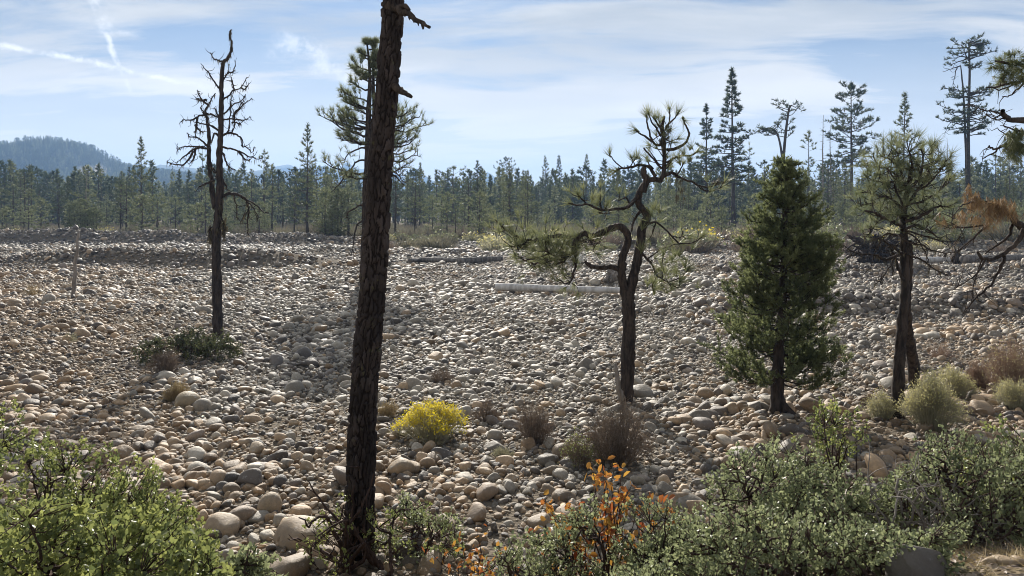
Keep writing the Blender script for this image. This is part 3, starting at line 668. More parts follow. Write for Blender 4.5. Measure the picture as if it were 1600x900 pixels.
# ------------------------------------------------------------------ traced trees
class Traced:
    def __init__(s, name, px, py, Y, label, seed, cat='tree'):
        s.Y = Y; x = (px-800)/F*Y; s.r = np.random.default_rng(seed); s.wood = MB(); s.fol = Foliage(); s.k = Y/F
        s.o = thing(name, (x, Y, float(ground_z(x, Y))), label, cat)
    def limb(s, pts, r0, r1, dep=None, sub=4, sides=7, jit=.10, rough=.08, mb=None):
        """pts in columns and rows at the tree's own distance; dep wanders so that the limbs fill a real volume"""
        n = len(pts); 
        if dep is None: e = s.r.normal(0, .35); dd = np.linspace(0, 1, n)*e*np.hypot(pts[-1][0]-pts[0][0], pts[-1][1]-pts[0][1])*s.k
        else: dd = np.interp(np.linspace(0, 1, n), np.linspace(0, 1, len(dep)), dep)
        q = [at(a, b, s.Y+d) for (a, b), d in zip(pts, dd)]
        p = smooth_line(q, sub, jit*s.k*4, s.r); t = np.linspace(0, 1, len(p))
        tube(mb or s.wood, p, (r0+(r1-r0)*t)*s.k, sides, rough=rough, r=s.r); return p
    def twigs(s, p, n, length, r0, from_=.25, up=.1, tufts=0, sag=0):
        for _ in range(n):
            i = s.r.integers(int(len(p)*from_), len(p)); d = rdir(1, s.r)[0]; d[1] *= .8; d[2] += up; L = length*s.r.uniform(.4, 1.3)*s.k
            m = p[i]+norm(d)*L*.55; e = m+norm(d+np.array([0, 0, .5-sag])+.5*s.r.normal(size=3))*L*.5
            tube(s.wood, smooth_line([p[i], m, e], 2), np.linspace(r0, r0*.35, 5)*s.k, 4)
            if tufts: s.fol.add(e, e-m)
    def fringe(s, mb, p, n, length, w=.9, frm=0.0):
        """hanging lichen: short strands below a limb"""
        i = s.r.integers(int(len(p)*frm), len(p), n); b = p[i]+s.r.normal(0, 1.0*s.k, (n, 3))
        d = np.column_stack([s.r.normal(0, .22, n), s.r.normal(0, .22, n), -np.ones(n)])
        blades(mb, b, d, length*s.k*s.r.uniform(.3, 1.3, n)**1.3, w*s.k*s.r.uniform(.6, 1.8, n), s.r.random(n), s.r)

def mossy_snag():
    T = Traced('dead_tree', 341, 523, 20.6, 'dead grey snag with bare twisted branches hung with dark lichen, left of the big trunk', 31); moss = MB()
    tr = T.limb([(341, 530), (339, 450), (338, 380), (341, 340), (344, 300), (343, 270), (343, 240), (345, 205), (346, 160), (346, 130), (348, 100), (355, 92), (361, 80), (362, 68), (359, 55), (361, 46)], 7.2, .5, (0, 0, 0), 5, 12, .05, .10)
    tube(T.wood, smooth_line([at(341, 527, T.Y), at(339, 450, T.Y), at(338, 380, T.Y), at(341, 330, T.Y), at(344, 280, T.Y)], 6, .01), np.linspace(7.6, 4.5, 25)*T.k, 12, rough=.12)
    L = [([(336, 325), (331, 285), (327, 260), (327, 235), (326, 205), (323, 185), (320, 175), (326, 165), (329, 157), (336, 146)], 4.4, .8)]
    A = [[(345, 140), (335, 128), (327, 115), (320, 107), (314, 99)], [(346, 130), (353, 118), (357, 112), (358, 102)], [(350, 97), (340, 94), (333, 90), (329, 82)], [(355, 115), (364, 112), (368, 103)],
     [(346, 157), (357, 150), (366, 140), (376, 137), (386, 121)], [(376, 138), (383, 138), (389, 131)], [(366, 139), (363, 130), (361, 120)], [(346, 180), (357, 172), (366, 163), (378, 157), (384, 147)],
     [(358, 172), (360, 160), (363, 150)], [(364, 182), (374, 170), (384, 160), (393, 154)], [(345, 187), (362, 186), (374, 188), (382, 188), (391, 181)], [(362, 192), (372, 192), (377, 194)],
     [(345, 212), (355, 207), (359, 195), (360, 175), (361, 160)], [(355, 207), (364, 205), (366, 190), (364, 172)], [(366, 190), (368, 175), (376, 165), (382, 150)],
     [(345, 214), (355, 208), (368, 210), (377, 216), (379, 228), (385, 230), (393, 238), (398, 230)], [(345, 230), (360, 232), (375, 237), (390, 245), (404, 249), (411, 245)], [(373, 236), (380, 246), (386, 250), (392, 248)],
     [(346, 235), (352, 248), (356, 259), (367, 266)], [(344, 206), (333, 198), (320, 194), (308, 190), (304, 180)], [(327, 232), (318, 222), (308, 215), (296, 213), (293, 208)], [(325, 184), (318, 176), (314, 166)],
     [(326, 178), (308, 182), (300, 188), (288, 187), (281, 194)], [(308, 182), (307, 200), (305, 218)], [(305, 195), (312, 205), (317, 206)], [(323, 232), (308, 229), (296, 229), (285, 230), (279, 234)], [(318, 229), (300, 235), (285, 247), (276, 254)],
     [(302, 236), (290, 256), (270, 256), (261, 252)], [(305, 234), (304, 246), (296, 256)], [(345, 216), (336, 208), (330, 222), (320, 228)], [(345, 190), (340, 178), (335, 168)], [(328, 178), (338, 182), (344, 186)], [(327, 165), (318, 158), (312, 150), (310, 141)], [(322, 156), (313, 157), (308, 153)],
     [(345, 262), (336, 270), (330, 262)], [(344, 272), (352, 290), (357, 298)], [(330, 262), (337, 268), (342, 278)]]
    L += [(a, 1.9 if k > 14 else 1.5, .5) for k, a in enumerate(A)]
    low = [([(341, 318), (346, 308), (355, 303), (368, 303), (380, 309), (387, 318), (388, 332), (387, 348), (388, 368)], 3.4, .8), ([(379, 308), (392, 315), (402, 322), (412, 331), (419, 332)], 1.6, .5), ([(385, 315), (395, 324), (401, 336), (402, 346)], 1.2, .4), ([(366, 304), (368, 320), (371, 345)], 1.0, .4), ([(387, 330), (380, 338), (376, 346)], 1.0, .4),
     ([(340, 340), (334, 352), (328, 358), (327, 372)], 1.4, .6), ([(341, 335), (349, 345), (352, 356), (347, 366)], 1.6, .7), ([(335, 282), (322, 287), (311, 292)], 2.0, .9)]
    for pts, a, b in L+low:
        p = T.limb(pts, a, b, sides=6, jit=.14)
        T.twigs(p, 5 if a < 3 else 10, 13, .55, .3)
        T.fringe(moss, p, int(26 if a < 3 else 120), 7)
    T.fringe(moss, tr, 420, 9, .9, .25); lowp = smooth_line([at(338, 385, T.Y), at(342, 350, T.Y), at(344, 300, T.Y)], 10)
    T.fringe(moss, lowp+T.r.normal(0, 4*T.k, lowp.shape)*[1, 1, 0], 400, 11, 1.0); side = smooth_line([at(328, 352, T.Y), at(329, 375, T.Y)], 8); T.fringe(moss, side, 130, 20)
    side = smooth_line([at(349, 345, T.Y), at(350, 368, T.Y)], 8); T.fringe(moss, side, 120, 12)
    T.wood.build('trunk', M['bark_snag'], T.o, True); tag(moss.build('lichen', M['moss'], T.o), kind='stuff')
mossy_snag()

def twisted_pine():
    T = Traced('twisted_pine', 978, 624, 13.4, 'twisted forked pine with long needle tufts and arching limbs over the pale log', 41); ndl = MB(); dead = Foliage(); r = T.r
    T.limb([(978, 632), (980, 580), (982, 540), (983, 500), (981, 470), (980, 450)], 11.0, 9.5, (0, 0), 6, 14, .06, .09)
    T.limb([(979, 470), (973, 440), (971, 420), (973, 400), (981, 378), (979, 364), (970, 354), (955, 357), (940, 364), (925, 368), (912, 365), (903, 371), (897, 382), (897, 395)], 7.0, 3.2, (0, -.1, -.3, -.2), 5, 12, .06, .12)
    stem = T.limb([(982, 465), (990, 430), (996, 405), (1001, 375), (1004, 352), (1011, 342), (1008, 330), (1000, 323), (997, 312), (1001, 298), (1009, 285), (1020, 280), (1032, 281), (1037, 268), (1038, 240), (1037, 215), (1035, 197), (1038, 182)], 8.2, 2.0, (0, .1, 0, .1), 5, 12, .06, .12)
    T.limb([(1004, 300), (1010, 282), (1006, 272), (1006, 262)], 6, 4.2, (0, 0), 4, 10, .05, .1)
    tuft = lambda a, b, dx, dz, dep=0.: T.fol.add(at(a, b, T.Y)+[0, dep, 0], (dx, r.normal(0, .3), dz))
    up = [([(1037, 216), (1030, 227), (1020, 222), (1008, 213), (1000, 209), (992, 203)], 3.2, 1.2, (-1, .1)), ([(1033, 213), (1025, 200), (1018, 190), (1013, 176)], 2.2, 1.1, (-.2, 1)), ([(1019, 221), (1014, 205), (1011, 190), (1010, 180)], 2.2, 1.2, (-.4, 1)),
     ([(1036, 205), (1028, 194), (1021, 184)], 2.0, 1.2, (-.2, 1)), ([(1040, 203), (1046, 190), (1046, 170)], 2.2, 1.2, (0, 1)), ([(1040, 198), (1052, 187), (1060, 176)], 2., 1.2, (.5, 1)), ([(1042, 234), (1055, 232), (1070, 224), (1076, 212), (1076, 205), (1070, 193), (1067, 184)], 3.4, 1.2, (.3, -.5)),
     ([(1042, 254), (1060, 244), (1080, 243), (1090, 236)], 2.6, 1.2, (1, .3)), ([(1034, 264), (1022, 250), (1008, 234), (1005, 231)], 2.2, 1.2, None), ([(1030, 257), (1018, 240), (1010, 230)], 1.2, .8, None), ([(1021, 264), (1014, 256), (1010, 247)], 1.8, 1.0, (-.4, 1)),
     ([(1024, 276), (1015, 262), (1000, 258), (985, 261), (968, 264), (961, 268)], 3.6, 1.3, (-1, 0)), ([(975, 263), (963, 255), (955, 245), (952, 240)], 1.5, .9, (-.3, 1)), ([(985, 261), (988, 254), (987, 246)], 1.3, .9, (-.2, 1)), ([(992, 259), (990, 252), (995, 246)], 1.2, .8, (.3, 1)),
     ([(1035, 276), (1050, 270), (1060, 276), (1080, 284), (1100, 292), (1122, 289)], 4.0, 1.0, None), ([(1058, 274), (1063, 265), (1068, 254)], 2.0, 1.0, (.2, .3)), ([(1085, 286), (1098, 296), (1112, 299), (1128, 292)], 1.4, .7, (.7, .2)),
     ([(996, 305), (987, 318), (975, 325), (955, 327), (935, 327), (918, 319), (905, 321), (888, 317)], 4.2, 1.3, (-1, .2)), ([(985, 320), (978, 309), (968, 312)], 1.8, 1.2, None), ([(940, 327), (938, 318), (938, 309)], 1.4, .9, (0, 1)), ([(918, 320), (908, 310), (902, 303)], 1.2, .8, (-.5, .8)), ([(955, 327), (945, 333), (935, 332)], 1.2, .8, (-1, .2)),
     ([(1000, 330), (990, 345), (986, 362)], 3.0, 1.5, None), ([(1012, 350), (1025, 348), (1040, 358), (1055, 375), (1065, 381), (1085, 378), (1099, 368)], 2.2, .8, (.6, .6)), ([(1025, 349), (1020, 364)], 1.0, .6, None), ([(1048, 368), (1062, 372), (1067, 362)], .9, .5, None),
     ([(1002, 395), (1012, 405), (1020, 415), (1026, 430), (1042, 440), (1050, 447)], 2.6, 1.0, (.6, -.2)), ([(1035, 437), (1034, 410), (1037, 395)], 1.3, .8, (0, 1)), ([(1012, 404), (1030, 392), (1050, 383), (1065, 381)], 1.6, .8, (1, .1)), ([(1044, 441), (1066, 432), (1076, 420)], 1.2, .7, (.6, .5)), ([(1026, 432), (1020, 445), (1022, 458)], 1.2, .7, (.1, .4)),
     ([(1002, 372), (1000, 362), (1003, 356)], 1.2, .9, (.1, .9)), ([(997, 405), (1000, 396), (1002, 390)], 1.2, .9, (.1, .8)), ([(1044, 441), (1060, 450), (1063, 440)], 1, .6, (.6, .6))]
    for pts, a, b, d in up:
        p = T.limb(pts, a*.8, b*.8, sides=7, jit=.10)
        if d: 
            for k in range(2): T.fol.add(p[-1]-k*.05*norm(p[-1]-p[-3]), (d[0], r.normal(0, .4), d[1]))
    # big arch to the left and its hanging fans
    left = [([(903, 371), (890, 370), (870, 368), (850, 371), (828, 376), (808, 370), (790, 359), (773, 343)], 3.6, .9), ([(897, 390), (899, 410), (897, 425), (893, 438), (884, 443), (873, 437)], 2.4, .9), ([(897, 392), (885, 402), (870, 405), (850, 410), (830, 411), (806, 400)], 2.6, .7), ([(826, 376), (812, 384), (799, 384)], 1.3, .6),
     ([(897, 396), (882, 400), (864, 398), (850, 390)], 2.0, .7), ([(893, 395), (878, 410), (862, 414), (848, 412)], 1.8, .6), ([(890, 398), (870, 394), (840, 402), (815, 408)], 1.8, .6), ([(870, 405), (858, 416), (846, 405)], 1.2, .5), ([(924, 367), (923, 378), (930, 387)], 1.6, .6), ([(918, 372), (905, 378), (903, 385)], 1.2, .6), ([(850, 371), (858, 380), (870, 379)], 1, .5), ([(802, 366), (805, 378), (815, 388), (828, 381)], 1, .5)]
    for pts, a, b in left:
        p = T.limb(pts, a, b, (-.15, r.normal(-.2, .3)), sides=7, jit=.16); T.twigs(p, 16, 24, .7, .2, .15, tufts=1); T.fol.add(p[-1], p[-1]-p[-3])
    T.limb([(972, 424), (957, 417), (940, 418), (925, 417), (914, 409)], 4.6, 2.6, (0, -.3), 5, 9, .08, .12)
    for pts in up[17:28]: T.twigs(T.limb(pts[0], .8, .5, sides=4, jit=.2), 3, 18, .7, .3, .2, tufts=1)
    p = smooth_line([at(1036, 270, T.Y), at(1037, 225, T.Y), at(1036, 200, T.Y)], 8); T.twigs(p, 22, 26, 1.0, .0, .25, tufts=1); T.twigs(p, 14, 18, .8, .0, 0)
    # right-hand low sprays of long needles
    for k in range(26): tuft(r.uniform(1020, 1085), r.uniform(385, 455), r.normal(.3, .6), r.uniform(0, 1), r.normal(0, .35))
    for a, b in ((1003, 357), (1001, 391), (1020, 440), (1013, 445), (1062, 398), (1070, 415), (1050, 405), (1078, 250), (1068, 240), (1060, 246), (1062, 255), (1080, 232), (905, 308), (925, 314), (1030, 330), (1022, 325), (1018, 335)): 
        for q in range(2): tuft(a, b, r.normal(0, .4), 1, r.normal(0, .06))
    T.fol.needles(ndl, 34, .27, .0068, .72, .12, r, .2)
    for k in range(16): dead.add(at(r.uniform(1030, 1045), r.uniform(198, 225), T.Y)+r.normal(0, .05, 3), (r.normal(0, .3), r.normal(0, .3), -1))
    for k in range(9): dead.add(at(1066+r.normal(0, 3), r.uniform(282, 312), T.Y)+r.normal(0, .04, 3), (0, 0, -1))
    for k in range(5): dead.add(at(1120+r.normal(0, 4), 286+r.normal(0, 2), T.Y), (.3, 0, .2))
    dm = MB(); dead.needles(dm, 22, .17, .006, .5, -.1, r, .3)
    T.wood.build('trunk', M['bark_dark'], T.o, True); ndl.build('crown', M['needle_near'], T.o); tag(dm.build('dead_needles', M['moss'], T.o), kind='stuff')
    s = MB(); tube(s, smooth_line([at(970, 626, 13.2), at(966, 600, 13.1), at(961, 568, 13.1)], 4, .01), np.linspace(.055, .03, 9), 8, cap=True, rough=.12); x = (970-800)/F*13.2
    tag(s.build('dead_stick', M['bark_grey'], None, True, (x, 13.2, float(ground_z(x, 13.2)))), 'short grey dead stick leaning against the foot of the twisted pine', 'stick')
twisted_pine()

def double_pine():
    T = Traced('double_pine', 1404, 650, 12.3, 'scruffy double-stemmed pine with a tangled crown right of the dense cedar', 51); r = T.r; dead = MB()
    A = T.limb([(1402, 656), (1404, 600), (1407, 540), (1411, 490), (1414, 440), (1413, 400), (1411, 350), (1414, 318), (1420, 290), (1424, 262)], 9.5, 3.0, (0, .1, .1), 6, 12, .06, .10)
    B = T.limb([(1430, 606), (1425, 560), (1418, 520), (1416, 480), (1418, 430), (1420, 400), (1420, 376)], 10.0, 5.0, (1.9, .9, .25, .2), 6, 12, .06, .10)
    for pts, a, b in [([(1412, 350), (1400, 325), (1385, 295), (1372, 262), (1364, 240)], 3.2, 1.2), ([(1415, 320), (1432, 300), (1450, 270), (1455, 245)], 3., 1.2), ([(1413, 345), (1435, 340), (1460, 325), (1478, 322)], 3.6, 1.2), ([(1411, 355), (1392, 345), (1372, 335), (1352, 328)], 3., 1.2), ([(1413, 330), (1395, 312), (1370, 305), (1348, 300)], 2.6, 1),
      ([(1420, 300), (1410, 280), (1405, 255), (1400, 235)], 2.2, 1), ([(1418, 300), (1436, 280), (1442, 252), (1440, 232)], 2.2, 1), ([(1414, 320), (1440, 315), (1465, 300), (1480, 280)], 2.4, 1), ([(1412, 335), (1385, 325), (1360, 318), (1340, 322)], 2.2, 1), ([(1410, 360), (1430, 352), (1448, 358), (1470, 372)], 2.4, 1), ([(1420, 290), (1395, 270), (1380, 262), (1350, 258)], 2, .9), ([(1414, 325), (1400, 300), (1398, 280), (1385, 262)], 2, .9), ([(1424, 268), (1424, 250), (1420, 236)], 2, 1),
      ([(1414, 340), (1440, 330), (1462, 345), (1485, 350)], 2, .8), ([(1413, 335), (1390, 335), (1370, 350), (1358, 365)], 2, .8), ([(1420, 300), (1445, 292), (1468, 268), (1476, 250)], 2, .9), ([(1420, 290), (1400, 285), (1378, 285), (1355, 278)], 2, .9), ([(1424, 268), (1436, 262), (1460, 255), (1470, 240)], 1.6, .8), ([(1424, 264), (1404, 262), (1392, 250), (1380, 244)], 1.6, .8)]:
        p = T.limb(pts, a, b, (0, r.normal(0, .5)), sides=7, jit=.16); T.fol.add(p[-1], p[-1]-p[-3]); T.twigs(p, 16, 26, .8, .25, .3, tufts=1); T.twigs(p, 7, 16, .7, .1, 0)
    for pts, a, b in [([(1413, 440), (1404, 420), (1398, 400), (1390, 385)], 3, 1.2), ([(1410, 395), (1385, 405), (1365, 398), (1340, 396), (1318, 384)], 2.6, .7), ([(1410, 400), (1385, 378), (1368, 372), (1350, 370)], 2, .6), ([(1410, 370), (1388, 365), (1372, 380), (1360, 420)], 1.8, .6), ([(1412, 395), (1440, 405), (1458, 418), (1475, 428)], 1.8, .6), ([(1412, 375), (1440, 385), (1470, 395), (1500, 392)], 1.8, .5), ([(1413, 360), (1450, 370), (1480, 378), (1505, 370)], 1.6, .5), ([(1400, 398), (1388, 420), (1376, 438), (1366, 445)], 1.2, .5), ([(1405, 380), (1394, 395), (1396, 425)], 1.2, .5), ([(1413, 358), (1436, 378), (1448, 400), (1452, 424)], 1.3, .5)]:
        p = T.limb(pts, a, b, (0, r.normal(0, .4)), sides=6, jit=.2); T.twigs(p, 12, 22, .7, .2, -.1, sag=.5); T.fringe(dead, p, 60, 9, .8)
    ndl = MB(); T.fol.needles(ndl, 36, .22, .006, .75, .05, r, .3)
    T.wood.build('trunk', M['bark_dark'], T.o, True); ndl.build('crown', M['needle_grey'], T.o); tag(dead.build('dead_needles', M['moss'], T.o), kind='stuff')
double_pine()

def edge_tree():
    """its trunk stands just outside the frame; the limbs hang into view"""
    T = Traced('pine_tree', 1700, 700, 9.6, 'pine at the right edge whose drooping limbs with rusty dead needles hang into view', 61); r = T.r; dead = Foliage(); dn = MB()
    T.limb([(1700, 720), (1696, 500), (1690, 300), (1684, 100), (1680, -120)], 17, 9, (0, 0), 6, 14, .05, .08)
    f2 = MB(); top = Foliage()
    for pts, a, b, tw in [([(1688, 180), (1640, 130), (1600, 102), (1575, 98), (1556, 96)], 5, 1.2, 0), ([(1687, 150), (1640, 105), (1600, 125), (1570, 132), (1541, 138)], 3, .9, 6), ([(1687, 160), (1630, 100), (1590, 128), (1565, 140), (1552, 137)], 2, .7, 4), ([(1687, 170), (1635, 105), (1598, 132), (1580, 148), (1566, 152)], 2.2, .7, 4),
       ([(1688, 210), (1640, 195), (1605, 188), (1585, 188), (1572, 183), (1565, 174)], 6, 3, 3), ([(1566, 180), (1552, 174), (1538, 172), (1527, 167), (1520, 162)], 1.6, .6, 10), ([(1570, 186), (1553, 186), (1540, 178)], 1.2, .5, 6), ([(1690, 250), (1640, 215), (1605, 208), (1580, 222), (1556, 232), (1545, 228)], 4, .9, 10), ([(1690, 260), (1640, 225), (1600, 226), (1570, 226), (1550, 240), (1535, 248)], 3, .7, 8), ([(1605, 208), (1575, 200), (1564, 196)], 1.4, .6, 4), ([(1590, 216), (1570, 210), (1558, 200)], 1.2, .5, 4),
       ([(1692, 420), (1640, 395), (1616, 368), (1600, 358), (1586, 347), (1574, 330)], 10, 4, 2), ([(1576, 335), (1560, 325), (1545, 318), (1528, 314)], 2.5, 1.2, 6), ([(1600, 358), (1588, 380), (1570, 396), (1552, 405), (1535, 404), (1528, 394)], 4, 1.8, 5), ([(1582, 352), (1575, 370), (1555, 385), (1540, 396)], 2.4, 1.0, 3), ([(1568, 398), (1562, 420), (1548, 445), (1522, 468), (1505, 490)], 2.6, .7, 16), ([(1540, 404), (1528, 425), (1510, 440), (1488, 452)], 1.6, .6, 10), ([(1535, 404), (1522, 440), (1520, 470)], 1.2, .5, 6), ([(1545, 352), (1520, 372), (1500, 390), (1488, 402)], 1.8, .6, 8), ([(1535, 352), (1500, 356), (1475, 356)], 1.4, .5, 5), ([(1530, 312), (1505, 320), (1495, 330), (1488, 345)], 1.2, .5, 6)]:
        dep = (0, r.normal(-.5, .3)) if pts[0][0] > 1650 else (-.45, -.45+r.normal(0, .2))
        p = T.limb(pts, a, b, dep, sides=8, jit=.16); T.twigs(p, tw, 26, .7, .35, -.1, sag=.6)
    for k in range(250):
        a, b = r.uniform(1552, 1640), r.uniform(82, 142)
        if ((a-1592)/42)**2+((b-107)/(30 if a > 1570 else 26))**2 < 1 and vnoise(np.array([a/14.]), np.array([b/14.]))[0] > .33: top.add(at(a, b, T.Y-.45)+r.normal(0, .12, 3)*[0, 1, 0], (r.normal(-.2, .5), r.normal(0, .5), r.normal(-.25, .5)))
    for k in range(40): top.add(at(r.uniform(1590, 1602), r.uniform(205, 250), T.Y-.5)+r.normal(0, .06, 3), (0, r.normal(0, .4), -1)); top.add(at(r.uniform(1572, 1586), r.uniform(212, 232), T.Y-.5)+r.normal(0, .06, 3), (0, r.normal(0, .4), -1))
    top.needles(f2, 34, .14, .005, .7, .0, r, .3)
    for cx0, cy0, w0, h0, n0 in ((1563, 325, 22, 14, 70), (1522, 310, 14, 16, 40), (1545, 318, 18, 10, 30), (1508, 340, 16, 9, 16), (1478, 341, 8, 8, 8), (1538, 345, 18, 10, 24)):
        for k in range(n0): dead.add(at(cx0+r.normal(0, w0*.5), cy0+r.normal(0, h0*.55), T.Y-.45)+r.normal(0, .1, 3)*[0, 1, 0], (r.normal(0, .35), r.normal(0, .35), -1))
    dead.needles(dn, 17, .15, .005, .62, -.2, r, .2)
    T.wood.build('trunk', M['bark_dark'], T.o, True); f2.build('crown', M['needle'], T.o); tag(dn.build('dead_needles', M['needle_dead'], T.o), kind='stuff')
edge_tree()

def behind_pine():
    T = Traced('pine_tree', 573, 408, 38, 'tall two-topped pine with tufted upswept boughs half hidden behind the big trunk', 71); r = T.r
    A = T.limb([(572, 412), (573, 330), (575, 250), (576, 180), (578, 120), (573, 62)], 9, 1.2, (0, 0), 6, 10, .05, .06)
    B = T.limb([(577, 230), (584, 190), (583, 120), (584, 64)], 4.5, 1.0, (0, .4), 6, 8, .05, .06)
    for k in range(64):
        s = r.random(); y = 66+s*215; base = (577 if r.random() < .75 else 584, y); sgn = -1 if r.random() < .5 else 1
        reach = (8+60*min(1, s*1.9))*r.uniform(.5, 1.1)*(.95 if sgn < 0 else (1.0 if s > .5 else .7)); rise = r.uniform(.05, .45) if s < .75 else r.uniform(-.15, .25)
        gen_branch(T.wood, T.fol, at(base[0], y, T.Y), (sgn, r.normal(0, .7), rise*.6-.1), reach*T.k, .05+.02*s, r, nsub=9, sub_len=.42, curve=.26, tufts=2, flat=.8, wig=.2)
    for pts in ([(575, 232), (560, 232), (545, 240), (537, 254)], [(575, 250), (558, 252), (545, 268), (532, 285), (518, 300)], [(575, 262), (590, 270), (615, 268), (632, 285)], [(600, 250), (625, 252), (640, 245), (652, 242)], [(598, 195), (625, 198), (640, 188), (656, 184)], [(574, 318), (560, 322), (545, 332), (540, 342)], [(574, 340), (558, 352), (552, 380), (550, 398)], [(600, 265), (618, 276), (632, 290)]):
        p = T.limb(pts, 1.8, .6, sides=6, jit=.2); T.twigs(p, 9, 17, .6, .25, .1, tufts=1 if pts[-1][1] < 260 else 0)
    nd = MB(); T.fol.needles(nd, 20, .36, .018, .95, .45, r); T.wood.build('trunk', M['bark_dark'], T.o, True); nd.build('crown', M['needle_grey'], T.o)
behind_pine()

def tall_double():
    Y = 104.; T = Traced('pine_tree', 1512, 365, Y, 'tall two-stemmed pine with sparse flat tiers of foliage near the right edge', 81); r = T.r
    A = T.limb([(1516, 372), (1514, 300), (1513, 200), (1515, 120), (1514, 68)], 3.4, 1.1, (0, 0), 5, 8, .03, .05); B = T.limb([(1513, 372), (1510, 260), (1507, 180), (1504, 130), (1501, 102)], 2.3, .8, (.4, .8), 5, 8, .03, .05)
    for y0, n, w0 in ((68, 9, 26), (78, 9, 30), (92, 8, 30), (104, 5, 22), (143, 8, 36), (150, 8, 34), (160, 5, 22), (178, 10, 40), (190, 9, 38), (200, 8, 30), (207, 6, 24)):
        for k in range(n):
            sgn = -1 if r.random() < .55 else 1; gen_branch(T.wood, T.fol, at(1513, y0+r.normal(0, 2), Y), (sgn*r.uniform(.3, 1), r.normal(0, .6), r.uniform(-.35, .25)), w0*r.uniform(.5, 1.1)*T.k, .10, r, nsub=6, sub_len=.32, curve=.14, tufts=1, wig=.2, from_=.45)
    for pts in ([(1505, 178), (1490, 185), (1480, 200), (1476, 212)], [(1500, 103), (1486, 108), (1474, 112)], [(1496, 104), (1492, 118), (1490, 132)], [(1517, 183), (1535, 190), (1545, 205)]): T.twigs(T.limb(pts, .9, .3, sides=4), 8, 12, .35, .2, 0)
    nd = MB(); T.fol.needles(nd, 13, .48, .085, .85, .2, r); T.wood.build('trunk', M['bark_dark'], T.o, True); nd.build('crown', M['needle_dark'], T.o)
tall_double()

def cedar():
    Y = 12.6; x = (1220-800)/F*Y; k = Y/F; r = np.random.default_rng(91); o = thing('cedar_tree', (x, Y, float(ground_z(x, Y))), 'dense dark green young cedar with a full conical crown reaching almost to the stones', 'tree')
    wood = MB(); fol = MB(); L = smooth_line([at(1218, 650, Y), at(1214, 600, Y), at(1217, 540, Y), at(1222, 480, Y), at(1225, 400, Y), at(1226, 320, Y), at(1226, 244, Y)], 6, .01, r); t = np.linspace(0, 1, len(L))
    tube(wood, L, (10*(1-t)**.8+.7)*k*(1+.6*np.exp(-t*26)), 12, rough=.08, r=r); tube(wood, [at(1220, 632, Y-.03), at(1230, 640, Y-.1), at(1244, 648, Y-.2)], [.10, .07, .02], 7)
    ys = [242, 262, 290, 330, 370, 420, 470, 520, 560, 595, 620]; hw = [4, 13, 29, 46, 60, 73, 81, 88, 95, 90, 60]
    bp, bd, bt = [], [], []
    for q in range(400):
        y = 247+(r.random()**.80)*352; w0 = np.interp(y, ys, hw)*k*r.uniform(.60, 1.08); a = r.uniform(0, 2*PI); i = np.interp(y, [p for p in (244, 320, 400, 480, 540, 600, 650)], [1, .83, .66, .5, .33, .17, 0]); b = np.array([np.interp(i, t, L[:, c]) for c in range(3)])
        if y > 470 and r.random() < .38: continue
        if y > 450 and math.sin(a) < -.5 and r.random() < .6: continue         # the lower trunk shows between the boughs
        d = np.array([math.cos(a), math.sin(a), 0]); sag = r.uniform(-.15, .2) if y < 430 else r.uniform(.25, .8); u = np.linspace(0, 1, 7)[:, None]
        p = b+d*u*w0+np.array([0, 0, 1])*((-sag*u+(sag*.95+r.uniform(.1, .5))*u**2)*w0)+np.cumsum(r.normal(0, .012, (7, 3)), 0); tube(wood, p, np.linspace(.014, .003, 7), 4)
        tone = r.uniform(.15, .75)
        for m in range(int(4+w0*7)):
            sp = .25+.75*r.random()**.8; c0 = np.array([np.interp(sp, u[:, 0], p[:, n_]) for n_ in range(3)]); sd_ = norm(d*r.uniform(.3, 1)+.8*rdir(1, r)[0]*[1, 1, .5]+[0, 0, r.uniform(0, 1.0)]); ln = (.09+.15*w0)*r.uniform(.5, 1.3)
            e = c0+sd_*ln+np.array([0, 0, .25*ln]); tube(wood, np.array([c0, (c0+e)/2-[0, 0, .06*ln], e]), [.004, .003, .0015], 3)
            n = int(8+ln*70); ss = r.random(n)[:, None]**.8; c = c0+(e-c0)*ss-np.array([0, 0, .06*ln])*(4*ss*(1-ss))+r.normal(0, .016, (n, 3)); bp.append(c); bd.append(norm(norm(e-c0)*.9+.6*rdir(n, r)+[0, 0, .25])); bt.append(np.clip(tone+r.normal(0, .16, n)+.25*(ss[:, 0]-.5), 0, 1))
    p = np.concatenate(bp); d = np.concatenate(bd); tt = np.concatenate(bt); K = 6
    side = norm(np.cross(d, rdir(len(p), r)))
    for q in range(K):                                               # flat fans of scale-leaf twigs
        f = (q-(K-1)/2)/K*1.6; blades(fol, p, d+side*f, .072*(1-.3*abs(f))*r.uniform(.6, 1.2, len(p)), .0105, np.clip(tt+r.normal(0, .06, len(p)), 0, 1), r)
    wood.build('trunk', M['bark_dark'], o, True); fol.build('crown', M['cedar'], o)
cedar()

def thin_pole():
    Y = 27.5; x = (116-800)/F*Y; mb = MB(); p = smooth_line([at(114, 487, Y), at(116, 440, Y), at(119, 400, Y), at(122, 362, Y)], 5, .02); p[0, 2] -= .15; tube(mb, p, np.linspace(3.6, 1.5, len(p))*Y/F, 8, cap=True, rough=.12)
    for k in range(9): i = rng.integers(4, len(p)); e = p[i]+rdir(1)[0]*[.25, .2, .15]; tube(mb, [p[i], e], [.012, .004], 3)
    tag(mb.build('dead_pole', M['bark_grey'], None, True, (x, Y, float(ground_z(x, Y)))), 'thin bare grey dead pole standing among the stones at left', 'dead trunk')
thin_pole()

